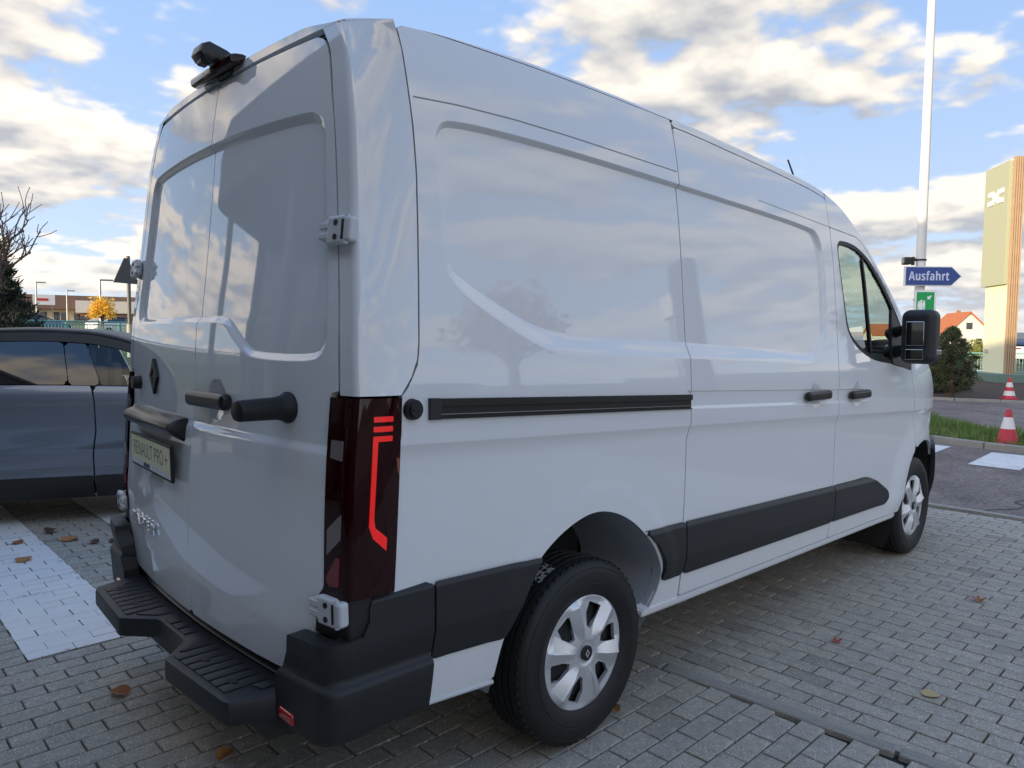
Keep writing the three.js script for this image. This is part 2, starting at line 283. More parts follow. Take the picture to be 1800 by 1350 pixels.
function sidePanel(name, poly, us, extra, recess, inset = GAP, rw = rows) {
  const sd = sdPoly(poly), f = (x, y) => Math.min(sd(x, y) - inset, extra ? extra(x, y) : 9), ru = [...us];
  const gs = [sheet((x, y) => S(x, y), ru, rw, f, { warp: shear, cut: recess ? (x, y) => -sdRO(x, y) : null })];
  if (recess) {
    gs.push(toGeo(clipTris(lipTris(recO, recI, S, RD, 1), f, 0.018)));
    gs.push(sheet((x, y) => S(x, y, RD), ru, [...range(1.44, 1.6, 0.012), ...range(1.62, 2.05, 0.03), ...range(2.07, 2.24, 0.012)], f, { warp: shear, cut: sdRI }));
  }
  return merge(gs);
}
const seamD = [2.43, 2.4, 2.351, 2.29, 2.226, 2.136, 2.003, 1.837, 1.673, 1.509, 1.475, 1.444, 1.41, 1.38, 1.356, 1.3, 1.246, 1.22, 1.19, 1.15, 1.107, 1.0, 0.9, 0.8].map(y => [Dx(y), y]);
const quarter = [...topPts(0.6236, -0.795), ...seamD.slice(1), [-0.874, 0.40], [-0.453, 0.38], [0.2, 0.385], ...[...Bseam].filter(p => p[1] < 2.4)];
const sill0 = plin([-1, 0.351, 0.624, 2.2, 3.11, 3.3], [0.42, 0.418, 0.411, 0.383, 0.365, 0.36]);
const xs1 = range(-0.9, 0.64, 0.016);
both('quarter_panel', sidePanel('q', quarter, xs1, (x, y) => -archSd(x, y) - 0.001, true), M.white);
// upper seam between roof side and quarter panel: a fine black joint strip laid in the groove
const gv = plin([-0.762, -0.584, -0.34, -0.058, 0.615, 1.224, 2.12, 2.52, 2.69], [2.219, 2.233, 2.2405, 2.239, 2.224, 2.205, 2.161, 2.141, 2.076]);
function seamStrip(a, b, f, w = 0.0022) { const g = []; const xs = range(a, b, 0.04); const p = [], n = []; for (let i = 0; i < xs.length - 1; i++) { const c = [[xs[i], -w], [xs[i + 1], -w], [xs[i + 1], w], [xs[i], -w], [xs[i + 1], w], [xs[i], w]]; for (const [x, o] of c) { p.push(...S(x, f(x) + o, -0.0006)); n.push(0, 0, 1); } } const q = new THREE.BufferGeometry(); q.setAttribute('position', new THREE.Float32BufferAttribute(p, 3)); q.setAttribute('normal', new THREE.Float32BufferAttribute(n, 3)); return merge([q]); }
const M_seam = std(lin(0.3, 0.31, 0.325), 0.7);
both('roof_joint', seamStrip(-0.755, 0.617, gv), M_seam);
const slide = [...topPts(2.143, 0.6236).map(p => [p[0], p[1] - 0.03]), ...[...Bseam].reverse().filter(p => p[1] < 2.4 && p[1] > 0.45), [0.617, 0.413], [2.128, 0.384], [2.128, 0.5], [2.132, 0.75], [2.134, 1.04], [2.136, 1.07], [2.143, 1.1], [2.143, 1.6]];
put('sliding_door', sidePanel('s', slide, [...range(0.6, 1.75, 0.024), ...range(1.762, 1.91, 0.008), ...range(1.93, 2.16, 0.024)], null, true), M.white, van);
vanLeft.push(['side_panel', van.children[van.children.length - 1].geometry, M.white]);
put('door_joint', seamStrip(1.32, 2.135, x => gv(x), 0.0016), M_seam, van);
both('roof_side', sheet((x, y) => S(x, y), range(0.62, 2.15, 0.03), range(-0.032, 0, 0.004), (x, y) => Math.min(y - top(x) + 0.027, top(x) - y + 0.0005, x - 0.6265, 2.14 - x), { warp: (u, v) => [u, top(u) + v], rim: 0.018 }), M.white);
// front door with its window, cab corner above it, wing
const winO = crv([[2.225, 2.06], [2.255, 2.088], [2.31, 2.096], [2.5, 2.082], [2.683, 2.02], [2.804, 1.945], [3.032, 1.765], [3.2, 1.6], [3.33, 1.43], [3.33, 1.37], [3.2, 1.345], [2.95, 1.372], [2.672, 1.402], [2.513, 1.443], [2.40, 1.49], [2.323, 1.545], [2.285, 1.6], [2.255, 1.75], [2.225, 1.95]], 8);
const winI = crv([[2.243, 2.045], [2.265, 2.066], [2.32, 2.074], [2.5, 2.06], [2.673, 1.998], [2.79, 1.923], [3.01, 1.75], [3.15, 1.6], [3.25, 1.46], [3.25, 1.42], [3.15, 1.395], [2.95, 1.40], [2.682, 1.428], [2.533, 1.466], [2.425, 1.51], [2.348, 1.56], [2.312, 1.61], [2.278, 1.75], [2.246, 1.94]], 8);
const sdWO = sdPoly(winO), sdWI = sdPoly(winI);
const apil = x => Math.min(gv(x) - 0.0, top(x) - 0.03);
const fdoorTop = [...range(2.143, 2.52, 0.04).map(x => [x, 2.161 - (x - 2.12) * 0.05]), [2.60, 2.115], [2.69, 2.06], [2.81, 1.955], [3.06, 1.765], [3.28, 1.58], [3.36, 1.45], [3.34, 1.31], [3.38, 1.2], [3.44, 0.95], [3.44, 0.80]];
const fdoor = [...fdoorTop, [3.3, 0.3], [2.128, 0.384], [2.128, 0.5], [2.132, 0.75], [2.134, 1.04], [2.136, 1.07], [2.143, 1.1]];
const archFp = crv([[3.225, 0.1], [3.232, 0.28], [3.25, 0.42], [3.293, 0.58], [3.37, 0.71], [3.46, 0.775], [3.594, 0.812], [3.74, 0.808], [3.88, 0.77], [3.99, 0.70], [4.07, 0.59], [4.10, 0.45], [4.09, 0.3], [4.05, 0.1]], 6, false);
const archFsd = sdPoly(archFp);
const fd = put('front_door', sidePanel('f', fdoor, range(2.1, 3.48, 0.012), (x, y) => Math.min(-sdWO(x, y), -archFsd(x, y), y - sill0(x) - 0.003), false, GAP, [...rows.filter(v => v < 1.46), ...range(1.47, 2.3, 0.011)]), M.white, van);
vanLeft.push(['front_door', fd.geometry, M.white]);
{ // window seal ring, divider, panes
  const ring = (sd0, sd1, d) => sheet((x, y) => S(x, y, d), range(2.2, 3.36, 0.018), range(1.4, 2.24, 0.018), (x, y) => Math.min(sd0(x, y) + 0.001, -sd1(x, y)), { warp: shear, rim: 0.02 });
  const bar = sdPoly([[2.585, 2.05], [2.605, 2.045], [2.672, 1.42], [2.646, 1.425]]);
  both('window_seal', [ring(sdWO, sdWI, 0.003), sheet((x, y) => S(x, y, 0.004), range(2.56, 2.7, 0.014), range(1.45, 2.2, 0.03), (x, y) => Math.min(bar(x, y), sdWI(x, y) + 0.003), { warp: shear })], M.seal, fd);
  both('window_glass', sheet((x, y) => S(x, y, 0.010), range(2.2, 3.3, 0.05), range(1.4, 2.24, 0.05), (x, y) => sdWI(x, y) + 0.004, { warp: shear, rim: 0 }), M.glass, fd);
  const tri = sdPoly([[3.02, 1.74], [3.18, 1.59], [3.34, 1.42], [3.335, 1.32], [2.985, 1.372], [2.99, 1.6]]);
  both('mirror_base', sheet((x, y) => S(x, y, -0.004), range(2.95, 3.36, 0.02), range(1.4, 1.95, 0.02), tri, { warp: shear }), M.plastic, fd);
}
const cabTop = [...topPts(2.143, 3.34, 60), [3.36, 1.46], [3.36, 1.45], ...[[3.28, 1.58], [3.06, 1.765], [2.81, 1.955], [2.69, 2.06], [2.60, 2.115]], ...range(2.52, 2.143, 0.04).map(x => [x, 2.161 - (x - 2.12) * 0.05])];
both('cab_pillar', sidePanel('c', cabTop, range(2.1, 3.4, 0.009), null, false, 0.0015, range(1.5, 2.5, 0.009)), M.white);
const wing = [[3.34, 1.31], [3.35, 1.4], [3.45, 1.44], ...topPts(3.5, 4.6, 16), [4.6, 0.78], [4.3, 0.775], [4.1, 0.72], [3.9, 0.5], [3.44, 0.80], [3.44, 0.95], [3.38, 1.2]];
both('front_wing', sidePanel('w', wing, range(3.3, 4.62, 0.024), (x, y) => -archFsd(x, y)), M.white);
const bump = sdPoly([[3.94, 0.735], [4.1, 0.768], [4.3, 0.772], [4.62, 0.77], [4.62, 0.22], [4.06, 0.235], [4.0, 0.3]]);
both('front_bumper_side', sheet((x, y) => S(x, y, -0.03), range(3.9, 4.62, 0.024), range(0.34, 1.0, 0.03), (x, y) => Math.min(bump(x, y), -archFsd(x, y) ), { warp: shear, rim: 0.03 }), M.plastic);
// sill
both('sill', sheet((x, y) => S(x, y, -0.004 + 0.05 * sst(0.012, -0.03, y - sill0(x) + 0.034) * 0.4), range(0.352, 3.2, 0.03), range(-0.06, 0.001, 0.006), (x, y) => Math.min(y - (sill0(x) - 0.036), sill0(x) - 0.003 - y, x - 0.354 , 3.17 - x - (y - 0.33) * -0.5), { warp: (u, v) => [u, sill0(u) + v], rim: 0.05 }), M.white);
put('rear_sill_lip', [rod([-0.79, 0.408, 0.948], [-0.452, 0.378, 0.943], 0.009, 0.009, 8)], M.whiteTrim, van);
// lower side cladding
const cladP = plin([0.5, 0.535, 0.622, 0.752, 0.776], [0.002, 0.008, 0.021, 0.017, 0.002]);
const CS = (x, y) => S(x, y, -cladP(y + RAKE * x) - 0.001);
const crow = [0.5, 0.52, 0.535, 0.56, 0.59, 0.615, 0.622, 0.629, 0.66, 0.7, 0.74, 0.748, 0.752, 0.757, 0.77, 0.79, 0.82];
const clad = (poly, us, inset = 0.0015) => { const sd = sdPoly(poly); return sheet(CS, us, crow, (x, y) => sd(x, y) - inset, { warp: shear, rim: 0.03 }); };
both('rear_cladding', clad([[-0.734, 0.797], [-0.272, 0.778], [-0.335, 0.70], [-0.395, 0.60], [-0.43, 0.53], [-0.664, 0.547], [-0.734, 0.55]], range(-0.76, -0.25, 0.02)), M.plastic);
both('arch_cladding', clad([[0.318, 0.759], [0.606, 0.748], [0.612, 0.513], [0.445, 0.521], [0.462, 0.56], [0.45, 0.62], [0.40, 0.69]], range(0.3, 0.63, 0.012)), M.plastic);
put('door_cladding', clad([[0.611, 0.748], [2.132, 0.696], [2.132, 0.481], [0.617, 0.513]], range(0.6, 2.15, 0.03)), M.plastic, van);
put('door_cladding', clad([[2.138, 0.696], ...crv([[2.45, 0.687], [2.62, 0.682], [2.73, 0.655], [2.86, 0.60], [2.955, 0.555], [2.985, 0.53], [2.985, 0.49], [2.95, 0.465], [2.8, 0.467]], 4, false), [2.138, 0.482]], range(2.1, 3.02, 0.02)), M.plastic, van);
vanLeft.push(['door_cladding', van.children[van.children.length - 1].geometry, M.plastic], ['door_cladding', van.children[van.children.length - 2].geometry, M.plastic]);
// dark shell behind the gaps
{
  const hull = sdPoly([...topPts(-0.76, 3.3, 40), [3.44, 1.40], [3.44, 0.8], [3.2, 0.36], [-0.8, 0.42]]);
  both('inner_shell', sheet((x, y) => S(x, y, 0.045), range(-0.93, 3.46, 0.06), range(0.3, 2.54, 0.05), (x, y) => Math.min(hull(x, y), -archSd(x, y) , -archFsd(x, y), -sdWO(x, y) - 0.01), { warp: shear, rim: 0 }), M.gap);
}
// roof, windscreen, bonnet, nose
function RF(x, f, dh = 0) {
  const yb = top(x), zb = zs(x, yb) - (x < -0.775 ? 0.105 * ((-0.775 - x) / 0.13) ** 1.3 : 0), h = (x < 2.2 ? 0.06 : lerp(0.06, 0.13, sst(2.2, 3.4, x))) * lerp(0.3, 1, sst(-0.93, -0.2, x)), c = Math.cos(f), s = Math.sin(f), n = 2 / 4.5;
  const crown = 0.018 * s * s * sst(-0.9, -0.2, x); const zz = zb * Math.sign(c) * Math.abs(c) ** n * 1.001; return [x + 0.055 * (zz / 0.88) ** 2 * sst(-0.5, -0.9, x), yb + (h + dh) * (Math.abs(s) ** n - 0.3008) + crown, zb * Math.sign(c) * Math.abs(c) ** n];
}
const phi = [0.067, 0.069, 0.073, 0.08, 0.09, 0.105, 0.125, 0.15, 0.19, 0.25, 0.35, 0.5, 0.75, 1.0, 1.3, 1.5708]; const PH = [...phi, ...phi.slice(0, -1).reverse().map(p => Math.PI - p)];
put('roof', sheet(RF, [-0.925, -0.915, -0.9, -0.87, -0.83, ...range(-0.78, 2.6, 0.06)], PH, null, { sg: -1 }), M.white, van);
const PW = PH.filter(p => p > 0.1 && p < Math.PI - 0.1);
put('windscreen', sheet((x, f) => { const q = RF(x, f); q[1] -= 0.006; return q; }, range(2.6, 3.5, 0.03), PW, null, { sg: -1 }), M.tintGlass, van);
both('windscreen_pillar', sheet(RF, range(2.6, 3.52, 0.02), PH.filter(p => p < 0.13), null, { sg: -1 }), M.white);
put('bonnet', sheet(RF, range(3.52, 4.6, 0.05), PH, null, { sg: -1 }), M.white, van);
put('front_panel', sheet((z, y) => [4.63 - 0.25 * (Math.abs(z) / 0.62) ** 3 - 0.10 * sst(0.5, 1.0, y), y, z], range(-0.6, 0.6, 0.06), range(0.24, 0.98, 0.06), null, { sg: -1 }), M.plastic, van);
put('aerial', [rod([2.75, 2.235, 0.55], [2.36, 2.63, 0.55], 0.0075, 0.005)], M.plasticSmooth, van);
// rear header above the doors and rear corner posts
put('rear_header', [sheet((z, y) => Rr(z, y), range(-0.8, 0.8, 0.04), range(2.435, 2.468, 0.0033), (z, y) => Math.min(y - 2.438, 0.775 - Math.abs(z), 2.468 - 0.027 * sst(0.55, 0.775, Math.abs(z)) - y), { sg: 1, rim: 0.03 }),
  sheet((z, d) => [rx(z, 2.465) + d, 2.467 - 0.027 * sst(0.55, 0.775, Math.abs(z)) + 0.008 * Math.sin(clamp(d / 0.03) * 1.57), z * (1 - 1.1 * d)], range(-0.775, 0.775, 0.05), [0, 0.005, 0.01, 0.02, 0.03, 0.1, 0.2], null, { rim: 0 })], M.white, van);
const cRows = [...range(1.358, 2.3, 0.05), ...range(2.32, 2.47, 0.012)], cT = [...range(0.006, 0.48, 0.05), ...range(0.5, 0.62, 0.015), ...range(0.66, 0.99, 0.05)];
both('corner_post', [sheet((t, y) => corner(t, y), cT, [...range(1.358, 2.3, 0.05), ...range(2.32, 2.436, 0.012)], null, { sg: -1, rim: 0 }),
  sheet((t, o) => { const q = corner(t, 2.436), k = 0.6 * (1 - Math.cos(o * Math.PI / 2)), hh = lerp(0.02, 0.042, sst(0, 0.6, t)); return [lerp(q[0], -0.62, k), 2.436 + hh * Math.sin(o * Math.PI / 2), lerp(q[2], 0.55, k)]; }, cT, range(0, 1, 0.1), null, { sg: -1, rim: 0 }),
], M.white);
both('corner_filler', sheet((t, y) => corner(t, y, 0.004, 0.80), [0.3, 0.4, ...range(0.5, 0.62, 0.03), 0.7, 0.8, 0.9, 1], range(0.68, 0.80, 0.03), null, { sg: -1, rim: 0 }), M.plastic);
both('corner_post_return', sheet((d, y) => { const q = corner(0.99, Math.min(y, 2.43)); return [q[0] + d, y, q[2] - 0.001]; }, [0, 0.03], range(1.358, 2.43, 0.05), null, { rim: 0 }), M.gap);
// rear doors
const dEdge = [[0.655, 2.42], [0.69, 2.406], [0.712, 2.38], [0.731, 2.345], [0.784, 2.16], [0.816, 1.993], [0.839, 1.853], [0.854, 1.764], [0.885, 1.571], [0.895, 1.366], [0.858, 1.36], [0.862, 1.30], [0.878, 0.804], [0.851, 0.79], [0.828, 0.65], [0.805, 0.515]];
const rdO = crv([[0, 2.207], [0.25, 2.206], [0.6, 2.193], [0.69, 2.182], [0.735, 2.155], [0.752, 2.10], [0.782, 1.899], [0.803, 1.78], [0.835, 1.565], [0.828, 1.495], [0.80, 1.462], [0.75, 1.45], [0.43, 1.452], [0.385, 1.463], [0.315, 1.50], [0.235, 1.552], [0.19, 1.563], [0, 1.564], [-0.5, 1.567], [-0.72, 1.57], [-0.775, 1.582], [-0.80, 1.62], [-0.785, 1.76], [-0.755, 1.9], [-0.722, 2.09], [-0.705, 2.15], [-0.665, 2.183], [-0.6, 2.193], [-0.25, 2.206]], 6);
const rdI = crv([[0, 2.178], [0.25, 2.177], [0.59, 2.165], [0.675, 2.156], [0.716, 2.135], [0.734, 2.09], [0.763, 1.899], [0.784, 1.78], [0.815, 1.57], [0.81, 1.515], [0.785, 1.483], [0.75, 1.473], [0.44, 1.475], [0.40, 1.485], [0.335, 1.52], [0.25, 1.574], [0.19, 1.587], [0, 1.588], [-0.5, 1.59], [-0.715, 1.594], [-0.757, 1.603], [-0.777, 1.635], [-0.764, 1.76], [-0.735, 1.9], [-0.703, 2.08], [-0.687, 2.13], [-0.655, 2.156], [-0.59, 2.165], [-0.25, 2.177]], 6);
const sdDO = sdPoly(rdO), sdDI = sdPoly(rdI);
const drow = [...range(0.49, 1.16, 0.03), ...range(1.175, 1.225, 0.005), ...range(1.232, 1.376, 0.008), ...range(1.39, 1.6, 0.015), ...range(1.62, 2.1, 0.03), ...range(2.12, 2.44, 0.015)];
const rearDoors = [];
for (const s of [1, -1]) {
  const pts = [[0, 0.505], [0, 2.424], [0.3, 2.426], ...dEdge, [0.5, 0.508]].map(p => [p[0] * s, p[1]]), sd = sdPoly(pts), f = (z, y) => sd(z, y) - 0.0028;
  const zz = [...range(-0.91, 0.1, 0.025), ...range(0.112, 0.262, 0.008), ...range(0.28, 0.91, 0.02)];
  const d = put('rear_door', [sheet((z, y) => Rr(z, y), zz, drow, f, { rim: 0.025, cut: (z, y) => -sdDO(z, y) }), toGeo(clipTris(lipTris(rdO, rdI, Rr, 0.017, 1), f, 0.02)),
    sheet((z, y) => Rr(z, y, 0.017), zz, [...range(1.44, 1.62, 0.012), ...range(1.65, 2.05, 0.04), ...range(2.06, 2.22, 0.012)], f, { rim: 0.015, cut: sdDI })], M.white, van);
  rearDoors.push(d);
}
const [doorR, doorL] = rearDoors;
put('door_seal', [sheet((z, y) => Rr(z, y, 0.012), range(-0.94, 0.94, 0.08), range(0.46, 2.435, 0.06), (z, y) => Math.min(y - 0.47, (y > 1.36 ? doorZ(y) : 0.9) - 0.001 - Math.abs(z)), { rim: 0 }).translate(0.012, 0, 0)], M.seal, van);
// hinges
const hingeMesh = (y, z, tilt, s) => {
  const g = [rbox(0.026, 0.082, 0.075, 0.01, -0.008, 0, 0.0, 3), rbox(0.034, 0.07, 0.03, 0.01, -0.004, 0, 0.052, 3), rod([-0.012, -0.04, 0.043], [-0.012, 0.04, 0.043], 0.0075), rbox(0.022, 0.062, 0.03, 0.007, -0.006, 0, -0.045), rbox(0.016, 0.02, 0.05, 0.005, -0.012, 0.014, -0.05), rbox(0.016, 0.02, 0.05, 0.005, -0.012, -0.014, -0.05)];
  const dk = [cyl(0.0085, 0.0085, 0.006, 16).rotateZ(Math.PI / 2).translate(-0.0205, 0.02, 0.004), cyl(0.0085, 0.0085, 0.006, 16).rotateZ(Math.PI / 2).translate(-0.0205, -0.02, 0.004), box(0.004, 0.056, 0.006, -0.0195, 0, 0.032)];
  const a = Math.atan(0.11 * z / 0.7744), m = new THREE.Matrix4().makeRotationY(a).premultiply(new THREE.Matrix4().makeRotationZ(-tilt)).premultiply(new THREE.Matrix4().makeTranslation(rx(z, y) - 0.008, y, z));
  const A = merge(g).applyMatrix4(m), B = merge(dk).applyMatrix4(m);
  const h = put('hinge', s < 0 ? flipZ(A) : A, M.whiteTrim, van); put('hinge_bolt', s < 0 ? flipZ(B) : B, M.seal, h);
};
for (const s of [1, -1]) { hingeMesh(1.815, 0.868, 0.1, s); hingeMesh(0.765, 0.918, -0.02, s); }
// tail lamps wrap the corner
const lampAt = (t, y, d) => { const k = (y - 0.8) / 0.556, a = corner(t, 0.802, d, 0.884), b = corner(t, 1.355, d, 0.866), u = 0.007 * Math.sin(Math.PI * clamp(k)); return [lerp(a[0], b[0], k) - u * sst(0.4, 0.7, t), y, lerp(a[2], b[2], k) + 0.3 * u * (1 - sst(0.4, 0.7, t))]; };
function tailPatch(poly, d, ts, ys) { const sd = sdPoly(poly); return sheet((t, y) => lampAt(t, y, -d), ts, ys, (t, y) => sd(t, y), { sg: -1, rim: 0.012 }); }
const tT = [...range(0.002, 0.48, 0.02), ...range(0.5, 0.62, 0.015), ...range(0.64, 0.998, 0.02)], tY = [0.8, 0.806, ...range(0.82, 1.34, 0.02), 1.347, 1.352];
const tl = both('tail_lamp', sheet((t, y) => lampAt(t, y, -0.006), tT, tY, (t, y) => Math.min(y - 0.801, 1.352 - y, t - 0.002, 0.998 - t) + 0.0004, { sg: -1, rim: 0.02 }), M.lensDark);
{
  const T = (f) => 0.5 - f * 0.5; // f: 0 at the corner edge, 1 at the side seam
  const fx = range(0.002, 0.5, 0.008), fy = range(0.8, 1.356, 0.004), q = (pts) => pts.map(([f, y]) => [T(f), y]);
  const bars = [[[0.2, 1.302], [0.72, 1.302], [0.72, 1.287], [0.2, 1.287]], [[0.2, 1.275], [0.72, 1.275], [0.72, 1.26], [0.2, 1.26]],
    [[0.2, 1.248], [0.72, 1.248], [0.72, 1.233], [0.33, 1.233], [0.30, 1.02], [0.34, 0.995], [0.67, 0.962], [0.665, 0.925], [0.30, 0.965], [0.18, 1.0]]];
  for (const b of bars) both('tail_light_strip', tailPatch(q(b), 0.0095, fx, fy), M.lensRed, tl);
  const z2 = tT.filter(t => t > 0.6), w = pts => pts.map(([f, y]) => [0.62 + f * 0.38, y]);
  both('reversing_lens', tailPatch(w([[0.15, 1.235], [0.75, 1.235], [0.75, 1.185], [0.15, 1.18]]), 0.009, z2, fy), M.lensGrey, tl);
  both('reversing_lens', tailPatch(w([[0.1, 1.035], [0.8, 0.985], [0.8, 0.915], [0.1, 0.965]]), 0.009, z2, fy), M.lensGrey, tl);
  both('reflector', tailPatch(w([[0.1, 0.915], [0.3, 0.915], [0.85, 0.85], [0.7, 0.83], [0.15, 0.835]]), 0.009, z2, fy), M.lensMid, tl);
  both('side_marker', tailPatch(q([[0.86, 1.185], [0.97, 1.18], [0.96, 1.13], [0.9, 1.15]]), 0.009, fx, fy), M.lensAmber, tl);
}
// black rear bumper: corners and step
{
  const plan = (t, y) => { // t 0 side seam .. 1 end of the corner
    const v = y, prof = plin([0.36, 0.385, 0.41, 0.545, 0.556, 0.57, 0.65, 0.785, 0.803], [-0.02, 0.01, 0.026, 0.028, 0.024, 0.006, 0.021, 0.016, -0.004])(v);
    const zc = 0.975, A = [-0.736, zs(-0.736, y) + prof], B = [-1.068 - prof * 0.8, Math.min(zc, zs(-0.9, y)) + prof - 0.004], C = [-1.093 - prof * 0.8 + 0.012 * sst(0.6, 0.5, y), 0.80 - 0.09 * sst(0.66, 0.50, y)], k = 0.07;
    const la = Math.hypot(A[0] - B[0], A[1] - B[1]), lc = Math.hypot(C[0] - B[0], C[1] - B[1]), kc = Math.min(k, lc * 0.6), a = [lerp(B[0], A[0], k / la), lerp(B[1], A[1], k / la)], c = [lerp(B[0], C[0], kc / lc), lerp(B[1], C[1], kc / lc)];
    let p; if (t < 0.5) { const s = t / 0.5; p = [lerp(A[0], a[0], s), lerp(A[1], a[1], s)]; } else if (t < 0.75) { const s = (t - 0.5) / 0.25, u = 1 - s; p = [u * u * a[0] + 2 * u * s * B[0] + s * s * c[0], u * u * a[1] + 2 * u * s * B[1] + s * s * c[1]]; } else { const s = (t - 0.75) / 0.25; p = [lerp(c[0], C[0], s), lerp(c[1], C[1], s)]; }
    return [p[0], y, p[1]];
  };
  const ys = [0.36, 0.372, 0.385, 0.395, 0.41, 0.44, 0.5, 0.545, 0.55, 0.556, 0.563, 0.57, 0.59, 0.63, 0.65, 0.68, 0.73, 0.78, 0.785, 0.79, 0.803];
  const g = sheet(plan, [...range(0.004, 0.48, 0.06), ...range(0.5, 0.75, 0.03), ...range(0.78, 1, 0.04)], ys, (t, y) => Math.min(y - 0.361, 0.8025 - y, t - 0.005, 0.996 - t, (y > 0.712 ? 0.40 - t : t > 0.4 ? 0.712 - y : 9), y - (0.404 - 0.05 * sst(0.3, 0.6, t))), { sg: -1, rim: 0.06 });
  both('bumper_corner', g, M.plastic);
  both('fog_lamp', [rbox(0.03, 0.035, 0.085, 0.01, -1.092, 0.43, 0.775)], phys(lin(0.45, 0.01, 0.012), 0.2, { clearcoat: 1 }));
  const half = [[-1.02, 0.80], [-1.085, 0.775], [-1.10, 0.715], [-1.222, 0.668], [-1.232, 0.64], [-1.255, 0.25], [-1.25, 0.232], [-1.16, 0.135], [-1.152, 0.115]], outl = [...half, ...half.map(([x, z]) => [x, -z]).reverse()];
  const front = range(0.80, -0.80, 0.16).map(z => [-1.056 + 0.05 * (z / 0.88) ** 2, z]);
  const stepPoly = [...outl, ...front.slice(1, -1).reverse()].map(p => [p[0], -p[1]]);
  const slab = toCreasedNormals(extr(stepPoly, 0.075, 0.012).rotateX(-Math.PI / 2).translate(0, 0.395, 0), 0.5);
  const st = put('step_bumper', [slab, bx(-1.12, -0.98, 0.33, 0.40, -0.7, 0.7)], M.plastic, van);
  // raised pads of the tread
  const pad = (pts) => toCreasedNormals(extr(pts.map(p => [p[0], -p[1]]), 0.006, 0.0022).rotateX(-Math.PI / 2).translate(0, 0.4685, 0), 0.5);
  for (const s of [1, -1]) {
    for (let k = 0; k < 8; k++) { const z0 = 0.245 + k * 0.0525, z1 = z0 + 0.043, xo = k > 6 ? -1.13 - 0.0 : -1.228 + 0.025 * k / 8, xo1 = k > 6 ? -1.115 : xo + 0.002; put('tread_pad', pad([[-1.09 + 0.003 * k, z0], [xo, z0], [xo1, z1], [-1.088 + 0.003 * k, z1]].map(([x, z]) => [x, z * s])), M.plastic, st); }
    put('tread_pad', pad([[-1.095, 0.15], [-1.145, 0.16], [-1.2, 0.222], [-1.185, 0.232], [-1.095, 0.232]].map(([x, z]) => [x, z * s])), M.plastic, st);
    for (const z of [0.34, 0.55]) put('drain_hole', [cyl(0.014, 0.014, 0.003, 14, -1.165, 0.4745, z * s), cyl(0.009, 0.009, 0.006, 10, -1.16, 0.474, (z + 0.017) * s)], M.seal, st);
  }
  for (let k = 0; k < 3; k++) put('tread_pad', pad([[-1.095, -0.09 + k * 0.065], [-1.138, -0.09 + k * 0.065], [-1.138, -0.04 + k * 0.065], [-1.095, -0.04 + k * 0.065]]), M.plastic, st);
  put('scuff_strip', [sheet((z, d) => [-1.062 + 0.05 * (z / 0.88) ** 2 + d, 0.473 + 0.7 * d, z], range(-0.72, 0.72, 0.06), [0, 0.025, 0.05], null, { rim: 0 })], M.plasticSmooth, van);
}
// sliding-door rail and the stop beside it
{
  const yr = x => 1.311 - RAKE * x, L = [[-0.756, 0.622]];
  const rail = (y0, y1, z0, z1, mat, name, x0 = -0.755, x1 = 0.618) => { const g = bx(x0, x1, y0, y1, z0, z1), p = g.attributes.position; for (let i = 0; i < p.count; i++) p.setY(i, p.getY(i) - RAKE * p.getX(i)); g.computeVertexNormals(); return put(name, g, mat, van); };
  const zr = 1.0035;
  rail(1.2545, 1.312, zr - 0.03, zr + 0.0015, M.seal, 'slide_rail_channel');
  rail(1.291, 1.3135, zr - 0.01, zr + 0.009, M.plasticSmooth, 'slide_rail');
  rail(1.253, 1.258, zr - 0.01, zr + 0.008, M.plasticSmooth, 'slide_rail');
  rail(1.2655, 1.268, zr - 0.01, zr + 0.004, M.steel, 'slide_rail');
  rail(1.252, 1.3145, zr - 0.01, zr + 0.011, M.plastic, 'rail_end_cap', -0.762, -0.722);
  put('rubber_stop', [cyl(0.0285, 0.032, 0.022, 28).rotateX(Math.PI / 2).translate(-0.82, 1.316, 1.007), cyl(0.02, 0.024, 0.012, 24).rotateX(Math.PI / 2).translate(-0.82, 1.316, 1.022), box(0.026, 0.006, 0.006, -0.82, 1.316, 1.028)], M.rubber, van);
}
